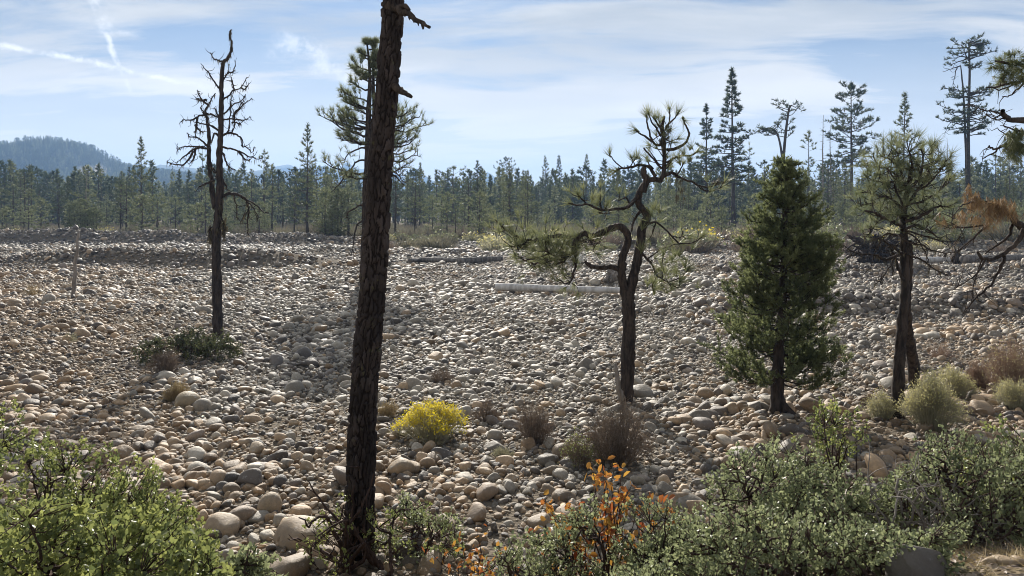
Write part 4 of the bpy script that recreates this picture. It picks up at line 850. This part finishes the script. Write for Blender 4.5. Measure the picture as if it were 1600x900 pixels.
# ------------------------------------------------------------------ logs and driftwood
def log(name, label, a, b, r0, r1, mat, knots=3, seed=0, bow=.0, dz=0.0):
    """a, b: (column, row) of the two ends where they lie on the ground"""
    r = np.random.default_rng(seed); pts = []
    for px, py in (a, b): Y = H*F/(py-HY); pts.append(np.array([(px-800)/F*Y, Y, 0.]))
    t = np.linspace(0, 1, 16)[:, None]; p = pts[0]*(1-t)+pts[1]*t; p[:, 2] = np.maximum(np.interp(t[:, 0], [0, 1], ground_z(*np.array([q[:2] for q in pts]).T)), ground_z(p[:, 0], p[:, 1])-.04)+r0*1.0+.12+dz
    p[:, 2] = .5*p[:, 2]+.5*(p[0, 2]+(p[-1, 2]-p[0, 2])*t[:, 0]); p += np.array([0, bow, 0])*np.sin(t*PI); p[1:-1] += r.normal(0, .012, (14, 3))
    mb = MB(); tube(mb, p, np.linspace(r0, r1, 16), 14, cap=True, rough=.05, r=r)
    for k in range(knots): i = r.integers(2, 14); d = rdir(1, r)[0]; d[2] = abs(d[2])+.2; d[1] *= .5; tube(mb, [p[i], p[i]+norm(d)*r.uniform(.25, .6)], [r1*.35, r1*.10], 6)
    return tag(mb.build(name, mat, None, True, tuple(p[0])), label, 'log')
log('log', 'long pale barkless log lying level on the stones behind the twisted pine', (774, 460), (992, 464), .165, .12, M['log'], 5, 1)
log('log', 'weathered log lying far off on gravel, right of the big trunk', (650, 410), (722, 415), .20, .14, M['log_dark'], 2, 2, dz=-.08)
log('log', 'thicker weathered log touching the far shrubs, left of the twisted pine', (716, 416), (784, 412), .23, .17, M['log_dark'], 2, 3, dz=-.1)
log('log', 'thin grey log with one end on the gravel patch beyond the big trunk', (640, 413), (690, 405), .13, .1, M['log_dark'], 1, 4)
log('log', 'dark log lying among stones at the right edge beneath the rusty limb', (1505, 420), (1608, 414), .26, .20, M['log_dark'], 4, 5)
log('log', 'pale log half buried behind the double-stemmed pine', (1428, 414), (1520, 412), .22, .16, M['log'], 2, 6)
log('log', 'long thin fallen pole seen far behind the double-stemmed pine', (1298, 384), (1470, 385), .10, .07, M['log'], 2, 7, dz=.3)
def rootwad(name, label, px, py, wpx, hpx, mat, seed, n=26):
    Y = H*F/(py-HY); k = Y/F; x = (px-800)*k; r = np.random.default_rng(seed); z = float(ground_z(x, Y)); mb = MB(); c = np.array([x, Y, z+.15*hpx*k])
    for q in range(n):
        a = r.uniform(0, 2*PI); L = r.uniform(.5, 1)*wpx*k*.5; e = c+np.array([math.cos(a)*L, math.sin(a)*L*.7, r.uniform(-.2, 1)*hpx*k]); e[2] = max(e[2], z+.02); m = (c+e)/2+np.array([0, 0, r.uniform(.1, .5)*hpx*k])
        p = smooth_line([c, m, e], 4, .02*L, r); tube(mb, p, np.linspace(.10, .02, len(p))*hpx*k, 6, rough=.12, r=r)
    tube(mb, smooth_line([c+[-wpx*k*.2, 0, -.1], c+[0, 0, .25*hpx*k], c+[wpx*k*.25, .1, 0]], 4), np.array([.14, .22, .3, .34, .34, .3, .26, .22, .14])*hpx*k, 10, rough=.15, r=r)
    return tag(mb.build(name, mat, None, True, (x, Y, z)), label, 'driftwood')
rootwad('brush_pile', 'low dark pile of dead branches between the cedar and the double-stemmed pine', 1368, 424, 115, 42, M['bark_dark'], 3, 70)
rootwad('root_stump', 'bleached white root stump on the stones beneath the arching left limb', 898, 416, 50, 26, M['log'], 4, 18)
rootwad('root_stump', 'grey fan of roots lying just beyond the pale log behind the twisted pine', 962, 453, 46, 22, M['bark_grey'], 5, 40)
rootwad('root_stump', 'small white root piece perched behind the middle of the pale log', 891, 458, 20, 14, M['log'], 6, 9)
rootwad('root_stump', 'upright broken dark stump right of the double-stemmed pine', 1496, 415, 16, 28, M['bark_dark'], 7, 8)
rootwad('root_stump', 'dark low root mass left of the dense cedar on the stones', 1136, 455, 24, 9, M['bark_dark'], 8, 12)
rootwad('root_stump', 'charred flat chunk of wood on the stones below the shrub of the mossy snag', 228, 596, 34, 9, M['bark_dark'], 9, 6)

# ------------------------------------------------------------------ shrubs
def manzanita(name, label, cx, cy, rx, ry, h, ntips, ll, mat, seed, per=11, singles=0, gap=.36, base_off=(0, 0), hole=None, cat='shrub', stem=.022):
    r = np.random.default_rng(seed); z0 = float(ground_z(cx, cy)); o = thing(name, (cx, cy, z0), label, cat); wood = MB(); lf = MB()
    m = ntips*4; a = r.uniform(0, 2*PI, m); q = np.sqrt(r.random(m)); ux, uy = q*np.cos(a), q*np.sin(a); q = q*(.82+.36*vnoise(np.cos(a)*2+seed, np.sin(a)*2+4))
    x, y = cx+ux*rx, cy+uy*ry; topz = h*np.sqrt(np.clip(1-q*q, 0, 1))*(.55+.9*vnoise(x*2.6+seed, y*2.6)); g = ground_z(x, y); u = r.random(m)**.5; tip = np.column_stack([x, y, g+.04+topz*u])
    dens = vnoise(x*4+seed*3, y*4+tip[:, 2]*5); kk = (dens > gap) & (q < 1); tip = tip[kk][:ntips]; n = len(tip)
    # crooked stems: base -> forks -> twigs
    b0 = np.array([cx+base_off[0], cy+base_off[1], float(ground_z(cx+base_off[0], cy+base_off[1]))-.03]); ns = max(5, ntips//90); mains = []
    for k in range(ns):
        t = tip[r.integers(0, n)]; e = b0*.28+t*.72-[0, 0, .10*h]; mid = (b0+e)/2+r.normal(0, .10*rx, 3)+[0, 0, .05*h]; p = smooth_line([b0+r.normal(0, .05, 3)*[1, 1, 0], mid, e], 6, .012, r); tube(wood, p, np.linspace(stem, stem*.4, len(p)), 6, r=r, rough=.08); mains.append(p[5:])
    nodes = np.concatenate(mains); forks = []
    for k in range(max(10, n//9)):
        t = tip[r.integers(0, n)]; j = np.argmin(np.linalg.norm(nodes-t, axis=1)); f = nodes[j]; e = f*.3+t*.7+r.normal(0, .02, 3); p = smooth_line([f, (f+e)/2+r.normal(0, .05, 3), e], 3, .006, r); tube(wood, p, np.linspace(stem*.4, stem*.2, len(p)), 4); forks.append(p[2:])
    allp = np.concatenate([nodes]+forks); bs, ds = [], []
    for t in tip:
        j = np.argmin(((allp-t)**2).sum(1)); f = allp[j]; d = t-f; L = np.linalg.norm(d); 
        if L > .02: tube(wood, np.array([f, (f+t)/2+r.normal(0, .015, 3), t]), [stem*.16, stem*.12, stem*.07], 3)
        bs.append(t); ds.append(norm(d*.5/max(L, .05)+np.array([0, 0, .75])+.3*r.normal(size=3)))
    bs, ds = np.array(bs), np.array(ds); P_ = np.repeat(bs, per, 0); D_ = np.repeat(ds, per, 0); N_ = len(P_)
    s = r.random(N_); pos = P_-D_*(s*.11)[:, None]*(ll/.03)+r.normal(0, .3*ll, (N_, 3)); d = norm(D_*.55+.95*rdir(N_, r)+np.array([0, 0, .35])); nr = rdir(N_, r); ln = ll*r.uniform(.6, 1.2, N_); wd = ln*r.uniform(.55, .8, N_)
    tint = np.clip(np.repeat(r.uniform(.1, .8, n), per)+r.normal(0, .15, N_), 0, 1)
    keep = np.ones(N_, bool)
    if singles:
        px = 800+pos[:, 0]/pos[:, 1]*F; py = HY+(H-pos[:, 2])/pos[:, 1]*F; near = np.where((px > 8) & (px < 1592) & (py < 892), np.linalg.norm(pos-[0, 0, H], axis=1), 99); sel = np.argsort(near)[:singles]; keep[sel] = False
        for i in sel:
            w_, L_, k = wd[i]/ln[i], ln[i], int(min(4, tint[i]*5)); dd = d[i]; s_ = norm(np.cross(dd, nr[i])); nn = np.cross(s_, dd)
            lo = link('leaf', LEAFM[(mat, k)], o); lo.matrix_basis = Matrix.Translation(pos[i]-np.array([cx, cy, z0])) @ Matrix([[s_[c]*L_*w_/.68, dd[c]*L_, nn[c]*L_, 0] for c in range(3)]+[[0, 0, 0, 1]])
    leaves(lf, pos[keep], d[keep], nr[keep], ln[keep], wd[keep], tint[keep])
    wood.build('stems', M['manz_stem'], o, True); tag(lf.build('leaves', M[mat], o), kind='stuff'); return o
LEAFM = {}
for mname in ('manz', 'manz_grey'):
    for k in range(5): mb = MB(); leaves(mb, np.zeros((1, 3)), np.array([[0, 1., 0]]), np.array([[0, 0, 1.]]), 1.0, .68, (k+.5)/5); LEAFM[(mname, k)] = mb.mesh('leaf', M[mname])
manzanita('manzanita_bush', 'large green manzanita reaching the left edge of the picture, rear of the left clump', -3.55, 5.2, 1.35, 1.0, 1.32, 2100, .028, 'manz', 1, 16, gap=.26)
manzanita('manzanita_bush', 'rounded green manzanita bordering the tan stones, right side of the left clump', -2.6, 4.7, .78, .85, 1.0, 1700, .027, 'manz', 2, 16, gap=.26)
manzanita('manzanita_bush', 'nearest manzanita with the largest round leaves, bottom left corner', -1.95, 3.15, .85, .65, .74, 1200, .03, 'manz', 3, 15, gap=.3, singles=280)
manzanita('manzanita_bush', 'low blue-green manzanita clump at the bottom, left of the big trunk', -1.55, 4.15, .32, .35, .62, 240, .036, 'manz_grey', 4, 12)
manzanita('manzanita_bush', 'sprawling manzanita with bare black stems tangled round the foot of the big trunk', -1.25, 7.0, .95, .55, .75, 120, .032, 'manz', 5, 9, gap=.45, stem=.03)
manzanita('manzanita_bush', 'low loose green manzanita on the stones just right of the big trunk', -.95, 7.3, .48, .4, .62, 170, .03, 'manz_grey', 6, 10)
manzanita('manzanita_bush', 'grey-green manzanita around the orange oak leaves, left end of the right clump', .55, 5.3, 1.0, .65, .60, 900, .027, 'manz_grey', 7, 12)
manzanita('manzanita_bush', 'broad grey-green manzanita in the middle of the right clump below the twisted pine', 1.7, 5.35, 1.0, .8, .78, 1400, .027, 'manz_grey', 8, 12)
manzanita('manzanita_bush', 'upright manzanita with a visible dark forked stem below the double-stemmed pine', 2.75, 6.0, .85, .6, 1.02, 800, .027, 'manz', 9, 12, gap=.38)
manzanita('manzanita_bush', 'low dense grey manzanita at the bottom, left of the dark boulder', 1.6, 4.3, 1.05, .55, .46, 1300, .026, 'manz_grey', 10, 12)
manzanita('manzanita_bush', 'dark green manzanita at the right edge with straight shoots', 4.0, 5.75, 1.05, .7, 1.0, 1200, .028, 'manz', 11, 12)
manzanita('manzanita_bush', 'shaded manzanita behind the dead grey twigs right of the forked manzanita', 3.25, 5.2, .85, .6, .80, 1000, .027, 'manz_grey', 12, 12)
manzanita('manzanita_bush', 'young manzanita at the right edge beside the pale rabbitbrush', 5.2, 7.4, .45, .4, .85, 240, .028, 'manz', 13, 11)
manzanita('manzanita_bush', 'dark low green shrub growing round the foot of the mossy snag', -7.75, 17.5, 1.3, .75, .66, 520, .05, 'manz_dark', 14, 10, gap=.32)

def brush(name, label, px, py, wpx, hpx, mat, seed, n=260, bloom=None, nb=0, leafm=None, nleaf=0, wid=.0035, Y=None, spread=1.0, cat='shrub', bl=.012, group=None, hv=.35):
    """many fine stems fanning out of one foot, with side twigs, flower heads or small leaves"""
    Y = Y or H*F/(py-HY); k = Y/F; x = (px-800)*k; z = float(ground_z(x, Y)); r = np.random.default_rng(seed); o = thing(name, (x, Y, z), label, cat, group); tw = MB(); W, Hh = wpx*k/2, hpx*k
    a = r.uniform(0, 2*PI, n); q = r.random(n)**.6*spread*(.72+.55*vnoise(np.cos(a)*1.7+seed*1.9, np.sin(a)*1.7+8)); tip = np.column_stack([x+np.cos(a)*q*W, Y+np.sin(a)*q*W*.8, z+Hh*np.sqrt(np.clip(1.05-q*q*.8, 0, 1))*r.uniform(hv, 1.05, n)*(.55+.75*vnoise(np.cos(a)*1.3+seed*3.1, np.sin(a)*1.3+q*1.5))])
    foot = np.column_stack([x+np.cos(a)*q*W*.42, Y+np.sin(a)*q*W*.42, np.full(n, z-.02)]); mid = foot*.45+tip*.55+r.normal(0, .11*W, (n, 3))+np.array([0, 0, .06])*Hh
    ends = []
    def ribbons(A, B, w0, w1, tint):
        s = norm(np.cross(B-A, r.normal(size=A.shape))); V = np.stack([A-s*w0, A+s*w0, B+s*w1, B-s*w1], 1).reshape(-1, 3); tw.add(V, None, np.arange(len(V)).reshape(-1, 4), np.repeat(tint, 4))
        s2 = norm(np.cross(B-A, s)); V = np.stack([A-s2*w0, A+s2*w0, B+s2*w1, B-s2*w1], 1).reshape(-1, 3); tw.add(V, None, np.arange(len(V)).reshape(-1, 4), np.repeat(tint, 4))
    t = r.random(n); ribbons(foot, mid, wid, wid*.8, t); ribbons(mid, tip, wid*.8, wid*.4, t)
    for c in range(7):
        f = r.uniform(.05, .95, n)[:, None]; b = mid*(1-f)+tip*f; e = b+norm((tip-mid)+(.75 if bloom else 1.5)*rdir(n, r)*np.linalg.norm(tip-mid, axis=1)[:, None])*(Hh*r.uniform(.08, .26, n))[:, None]; ribbons(b, e, wid*.5, wid*.25, t); ends.append(e)
    ends = np.concatenate(ends+[tip]); tw.build('stems', M[mat], o)
    for mm, cnt, nm, size in ((bloom, nb, 'flowers', bl), (leafm, nleaf, 'leaves', bl)):
        if not mm: continue
        fm = MB(); high = ends[np.argsort(-((ends[:, 2]-z)/Hh+.45*np.hypot(ends[:, 0]-x, ends[:, 1]-Y)/W))[:max(1, int(len(ends)*.75))]] if nm == 'flowers' else ends
        i = r.integers(0, len(high), cnt); p = high[i]+r.normal(0, size*.9, (cnt, 3)); leaves(fm, p, rdir(cnt, r)+[0, 0, .4], rdir(cnt, r), size*r.uniform(.7, 1.6, cnt), size*r.uniform(.4, .8, cnt), r.random(cnt)); tag(fm.build(nm, M[mm], o), kind='stuff')
    return o
brush('rabbitbrush', 'bright yellow flowering rabbitbrush on the stones right of the big trunk', 674, 684, 122, 47, 'rabbit', 1, 380, 'yellow', 5200, 'sage', 500, bl=.022, hv=.75)
brush('dry_shrub', 'tall brown leafless shrub in front of the foot of the twisted pine', 962, 720, 112, 95, 'drytwig', 2, 400, None, 0, 'drytwig', 300, bl=.013)
brush('dry_shrub', 'grey spiky dead shrub left of the brown leafless shrub', 836, 690, 74, 62, 'drytwig', 3, 220)
brush('dry_shrub', 'small grey twiggy tuft right of the yellow rabbitbrush', 760, 655, 44, 36, 'drytwig', 4, 160)
brush('green_shrub', 'small dark green sprig beside the brown leafless shrub', 905, 728, 62, 52, 'drytwig', 5, 140, None, 0, 'manz', 900, bl=.02)
brush('dry_grass_tuft', 'pale straw grass tuft beside the charred wood at left', 275, 622, 46, 32, 'drygrass', 6, 220)
brush('dry_grass_tuft', 'pinkish dry tuft low on the stones between the two near trunks', 690, 595, 44, 26, 'drytwig', 7, 120)
brush('dry_grass_tuft', 'small straw tuft behind the big trunk at its right side', 606, 650, 40, 26, 'drygrass', 8, 130)
brush('dry_grass_tuft', 'thin green grass tuft on the stones at the far right of the yellow rabbitbrush', 785, 712, 36, 16, 'rabbit', 9, 120)
brush('rabbitbrush', 'large pale yellow-green rabbitbrush right of the double-stemmed pine', 1456, 668, 84, 84, 'rabbit', 10, 420, 'palebloom', 3400, bl=.019, hv=.6)
brush('rabbitbrush', 'small pale rabbitbrush left of the foot of the double-stemmed pine', 1378, 652, 52, 42, 'rabbit', 11, 220, 'palebloom', 1000, bl=.016)
brush('rabbitbrush', 'yellow-topped rabbitbrush behind the second stem of the double pine', 1492, 618, 58, 46, 'rabbit', 12, 240, 'palebloom', 1700, bl=.019, hv=.6)
brush('red_shrub', 'small reddish twiggy shrub right of the pale rabbitbrush', 1530, 603, 40, 48, 'redtwig', 13, 240)
brush('red_shrub', 'tall pale pink and yellow shrub at the right edge', 1580, 612, 78, 92, 'redtwig', 14, 340, 'palebloom', 800, bl=.018)
brush('rabbitbrush', 'pale bushy rabbitbrush at the foot of the pink shrub, right edge', 1585, 636, 60, 48, 'rabbit', 15, 240, 'palebloom', 1200, bl=.018, hv=.55)
brush('red_shrub', 'thin reddish sprig on the stones behind the double-stemmed pine', 1470, 560, 40, 26, 'redtwig', 16, 90)
brush('dry_shrub', 'brown twigs mixed into the left side of the snag shrub', 258, 578, 56, 40, 'drytwig', 17, 200)
brush('dry_grass_tuft', 'yellow grass tuft among tan stones at the far left', 52, 470, 34, 20, 'drygrass', 18, 90); brush('dry_grass_tuft', 'sparse green tuft among tan stones below the thin pole', 110, 540, 26, 16, 'rabbit', 19, 70)
def dead_twigs(name, label, px, py, Y, wpx, hpx, n, mat, seed, r0=.012):
    k = Y/F; x = (px-800)*k; z = float(ground_z(x, Y)); r = np.random.default_rng(seed); mb = MB(); b = np.array([x, Y, z-.02])
    for q in range(n):
        a = r.uniform(0, 2*PI); e = b+np.array([math.cos(a)*wpx*k*.5*r.uniform(.3, 1), math.sin(a)*wpx*k*.3, hpx*k*r.uniform(.35, 1)]); m = (b+e)/2+r.normal(0, .10, 3); p = smooth_line([b+r.normal(0, .03, 3)*[1, 1, 0], (b+m)/2+r.normal(0, .05, 3), m, (m+e)/2+r.normal(0, .06, 3), e], 3, .012, r); tube(mb, p, np.linspace(r0, r0*.25, len(p)), 5)
        for c in range(4): i = r.integers(3, len(p)); e2 = p[i]+norm(rdir(1, r)[0]+[0, 0, .3])*r.uniform(.08, .25); tube(mb, smooth_line([p[i], (p[i]+e2)/2+r.normal(0, .015, 3), e2], 2), np.linspace(r0*.35, r0*.12, 5), 3)
    return tag(mb.build(name, M[mat], None, True, (x, Y, z)), label, 'shrub')
dead_twigs('dead_shrub', 'bleached grey dead shrub above the dark boulder', 1425, 835, 4.9, 140, 150, 22, 'bark_grey', 1)
dead_twigs('dead_shrub', 'tangle of white dead twigs in the shade at the right edge', 1530, 800, 5.0, 160, 110, 26, 'bark_grey', 2, .008)
dead_twigs('dead_shrub', 'black crooked stems standing up among the leaves at the foot of the big trunk', 540, 880, 6.9, 200, 170, 9, 'manz_stem', 3, .024)
def oak():
    r = np.random.default_rng(8); Y = 5.55; k = Y/F; x = (940-800)*k; z = float(ground_z(x, Y)); o = thing('oak_sapling', (x, Y, z), 'small oak sapling with orange and yellow autumn leaves in front of the brown shrub', 'sapling'); wd = MB(); lf = MB()
    for q in range(30):
        tx = r.normal(938, 58); ty = r.uniform(712+abs(tx-938)*.75, 815); e = at(tx, ty, Y)+[0, r.normal(0, .15), 0]; b = np.array([x+r.normal(0, .08), Y, z]); p = smooth_line([b, (b+e)/2+r.normal(0, .04, 3), e], 4, .01, r); tube(wd, p, np.linspace(.008, .002, len(p)), 4)
        n = 16; i = r.integers(4, len(p), n); pos = p[i]+r.normal(0, .03, (n, 3)); leaves(lf, pos, rdir(n, r)+[0, 0, .2], rdir(n, r), r.uniform(.04, .085, n), r.uniform(.025, .05, n), r.random(n))
    wd.build('stems', M['manz_stem'], o, True); lf.build('leaves', M['oak'], o)
    Y = 6.2; x = (735-800)*Y/F; z = float(ground_z(x, Y)); o = thing('oak_sapling', (x, Y, z), 'low oak sprout with orange leaves at the bottom, right of the big trunk', 'sapling'); wd = MB(); lf = MB()
    for q in range(12):
        e = at(r.normal(735, 38), r.uniform(825, 885), Y)+[0, r.normal(0, .2), 0]; b = np.array([x, Y, z]); p = smooth_line([b, (b+e)/2+r.normal(0, .04, 3), e], 4, .01, r); tube(wd, p, np.linspace(.007, .002, len(p)), 4); n = 10; i = r.integers(5, len(p), n); leaves(lf, p[i]+r.normal(0, .03, (n, 3)), rdir(n, r)+[0, 0, .2], rdir(n, r), r.uniform(.035, .065, n), r.uniform(.02, .04, n), r.random(n))
    wd.build('stems', M['manz_stem'], o, True); lf.build('leaves', M['oak'], o)
oak()
# ------------------------------------------------------------------ right-hand bank: dry grass, boulder
def bank():
    r = np.random.default_rng(12); g = MB(); n = 34000; x = r.uniform(1.7, 4.8, n); y = r.uniform(2.8, 6.2, n); k = (x > 1.9+.25*(y-3)) & (fbm(x*2.5, y*2.5) > .34); x, y = x[k], y[k]; n = len(x)
    cl = vnoise(x*5, y*5); d = np.column_stack([r.normal(0, .7, n), r.normal(0, .7, n), r.uniform(.1, .8, n)]); blades(g, np.column_stack([x, y, ground_z(x, y)]), d, r.uniform(.04, .15, n)*(.5+cl), .0045, np.clip(cl+r.normal(0, .2, n), 0, 1), r, .15)
    tag(g.build('dry_grass', M['drygrass']), kind='stuff')
    p = MB(); m = 9000; x = r.uniform(1.0, 4.8, m); y = r.uniform(3.0, 6.6, m); leaves(p, np.column_stack([x, y, ground_z(x, y)+.01]), np.column_stack([r.normal(size=m), r.normal(size=m), .2*r.normal(size=m)]), rdir(m, r)*.4+[0, 0, 1], r.uniform(.02, .06, m), r.uniform(.012, .03, m), r.random(m)); tag(p.build('leaf_litter', M['drytwig']), kind='stuff')
    Y = 4.0; x = (1440-800)/F*Y; z = float(ground_z(x, Y)); ICO[5] = ico(5); v, f = stone_geo(5, 79, (.15, .13, .15), .20); v = v*(1+.30*(fbm(v[:, 0]*9+v[:, 2]*6+40, v[:, 1]*9-v[:, 2]*5+40, 5)-.47))[:, None]; mb = MB(); mb.add(v+[x, Y, z+.06], f); m, nn = material('dark_boulder'); co = nn.node('ShaderNodeTexCoord').outputs['Object']; c = nn.mix(nn.noise(co, 9, 6, .65), (.07, .06, .052), (.17, .152, .13)); c = nn.mix(nn.step(nn.noise(co, 22, 4), .62, .70), c, (.15, .14, .13))
    bp = nn.node('ShaderNodeBump', {'Strength': .7, 'Distance': .02, 'Height': nn.noise(co, 24, 6, .7)}); pb = nn.node('ShaderNodeBsdfPrincipled', {'Base Color': c, 'Roughness': .85, 'Normal': bp.outputs[0]}); nn.l.new(pb.outputs[0], nn.out.inputs[0])
    tag(mb.build('boulder', m, None, True, (x, Y, z)), 'dark grey rounded boulder on the dry grass at the bottom right', 'rock')
    for q, (px, py, s, lab) in enumerate(((1545, 862, .05, 'small tan rock in dry grass, nearest the dark boulder'), (1570, 840, .06, 'tan rock in dry grass up the bank at right'), (1592, 872, .045, 'small tan rock in the bottom right corner'))):
        Y = 4.2; x = (px-800)/F*Y; z = float(ground_z(x, Y)); mb = MB(); v, f = stone_geo(3, 90+q, (s, s*.8, s*.6)); mb.add(v+[x, Y, z+s*.2], f); oo = mb.build('rock', M['stone'], None, True, (x, Y, z)); oo.color = (.34, .25, .15, 1); tag(oo, lab, 'rock')
bank()
# ------------------------------------------------------------------ scrub along the far edge of the stones
def scrub_protos():
    out = []
    for i, (mat, bl, n) in enumerate((('sage', None, 0), ('rabbit', 'palebloom', 160), ('rabbit', 'yellow', 150), ('drytwig', None, 0), ('sage', 'needle_grey', 260))):
        r = np.random.default_rng(400+i); mb = MB(); k = 420; a = r.uniform(0, 6.3, k); q = np.sqrt(r.random(k)); b = np.column_stack([np.cos(a)*q*.6, np.sin(a)*q*.6, np.zeros(k)]); lump = .6+.7*vnoise(b[:, 0]*3+i*7, b[:, 1]*3)
        d = np.column_stack([np.cos(a)*q*.9, np.sin(a)*q*.9, np.full(k, 1.0)*lump])+.3*r.normal(size=(k, 3)); b = b+np.column_stack([np.zeros(k), np.zeros(k), .45*r.random(k)*(1-q*q)]); blades(mb, b, d, r.uniform(.3, .7, k)*lump, .05, r.random(k), r); fl = None
        if bl: fl = MB(); c = r.integers(0, k, n); leaves(fl, b[c]+norm(d[c])*.5*lump[c][:, None]+r.normal(0, .06, (n, 3)), rdir(n, r), rdir(n, r), r.uniform(.06, .14, n), r.uniform(.05, .1, n), r.random(n)); fl = fl.mesh('flowers', M[bl])
        out.append((mb.mesh('stems', M[mat]), fl))
    return out
SP = scrub_protos(); r = np.random.default_rng(21)
SN = ['grey sagebrush', 'pale flowering rabbitbrush', 'yellow flowering rabbitbrush', 'brown leafless shrub', 'grey-green leafy shrub']; SK = ['sagebrush', 'rabbitbrush', 'rabbitbrush', 'dry_shrub', 'green_shrub']; SG = ['sagebrush along the far edge', 'pale rabbitbrush along the far edge', 'yellow rabbitbrush along the far edge', 'leafless shrubs along the far edge', 'leafy shrubs along the far edge']
far_shrubs = []
for i in range(215):
    px = r.uniform(-20, 1620); py = r.uniform(364, 384) if px > 560 else r.uniform(368, 378)
    if px > 1000: py = r.uniform(366, 398)
    if 560 < px < 1000 and r.random() < .3: py = r.uniform(378, 396)
    Y = H*F/(py-HY); x = (px-800)/F*Y; k = r.choice(5, p=[.30, .22, .10, .15, .23] if px < 1000 else [.30, .07, .03, .25, .35]); s = r.uniform(.8, 1.9)*(1.3 if px > 1000 else 1)
    o = thing(SK[k], (x, Y, float(ground_z(x, Y))-.03), SN[k], 'shrub', SG[k]); o.scale = (s*1.25, s*1.25, s*r.uniform(.8, 1.2)); o.rotation_euler = (0, 0, r.uniform(0, 6)); link('stems', SP[k][0], o)
    if SP[k][1]: link('leaves' if k == 4 else 'flowers', SP[k][1], o)
    far_shrubs.append(o)
# ground cover between the far trunks
n = 7000; Y = 92+75*r.random(n)**1.4; x = r.uniform(-.85, .85, n)*Y; s = r.uniform(.6, 2.2, n)
gn_scatter('understory', np.column_stack([x, Y, ground_z(x, Y)-.05]), np.column_stack([0*x, 0*x, r.uniform(0, 6, n)]), np.column_stack([s*1.3, s*1.3, s]), r.integers(0, 5, n), [SP[0][0], SP[3][0], SP[4][0], SP[0][0], SP[4][0]])
# ------------------------------------------------------------------ own labels for the trees and shrubs of the far edge
def name_repeats():
    marks = [(-400, 'the left picture edge'), (221, 'the tall conical pine'), (341, 'the mossy snag'), (480, 'the tall tapering pine'), (590, 'the big trunk'), (746, 'the dark spire'), (885, 'the close trio on the treeline'), (990, 'the twisted pine'), (1125, 'the two tall firs'), (1220, 'the dense cedar'), (1331, 'the tall round-headed pine'), (1412, 'the double-stemmed pine'), (1513, 'the tall two-stemmed pine'), (2000, 'the right edge of the picture')]
    words = ['first', 'second', 'third', 'fourth', 'fifth', 'sixth', 'seventh', 'eighth', 'ninth', 'tenth', 'eleventh', 'twelfth', 'thirteenth', 'fourteenth', 'fifteenth', 'sixteenth']
    kinds = {groups[k][1]: w for k, w in (('cone', 'conical pine'), ('narrow', 'narrow dark fir'), ('round', 'round-headed pine'), ('open', 'open grey-green pine'), ('scrub', 'low young pine'), ('dead', 'bare dead tree'), ('crook', 'crooked small pine'))}
    kinds.update(dict(zip(SG, SN))); kinds['young pines on the stones at centre right'] = 'young pine on the stones'; kinds['young pines in clumps before the far row'] = 'clumped young pine'; buck = {}
    for o in COL.objects:
        if o.get('group') in kinds:
            px = 800+o.location.x/o.location.y*F; k = max(i for i, m in enumerate(marks) if m[0] <= px); buck.setdefault((o['group'], k), []).append((px, o))
    for (g, k), l in buck.items():
        l.sort(key=lambda q: q[0])
        for i, (px, o) in enumerate(l):
            a, b = marks[k][1], marks[k+1][1]; what = kinds[g]
            o['label'] = (f'{words[i]} {what} rightward from {a}'+('' if 'stones' in what else ', far row') if len(l) > 1 else f'only {what} between {a} and {b}')
name_repeats()

# ------------------------------------------------------------------ haze: one closed box of even air
def build_haze():
    m, n = material('haze_air')
    v = n.node('ShaderNodeVolumePrincipled', {'Color': (.36, .60, 1.0), 'Density': .00036, 'Anisotropy': 0.15})
    n.l.new(v.outputs[0], n.out.inputs['Volume'])
    x0, x1, y0, y1, z0, z1 = -4200, 4200, -60, 3900, -8, 250
    V = [(x, y, z) for x in (x0, x1) for y in (y0, y1) for z in (z0, z1)]
    mb = MB(); mb.add(V, None, [(0, 1, 3, 2), (4, 6, 7, 5), (0, 4, 5, 1), (2, 3, 7, 6), (0, 2, 6, 4), (1, 5, 7, 3)])
    tag(mb.build('haze', m), kind='stuff')
build_haze()
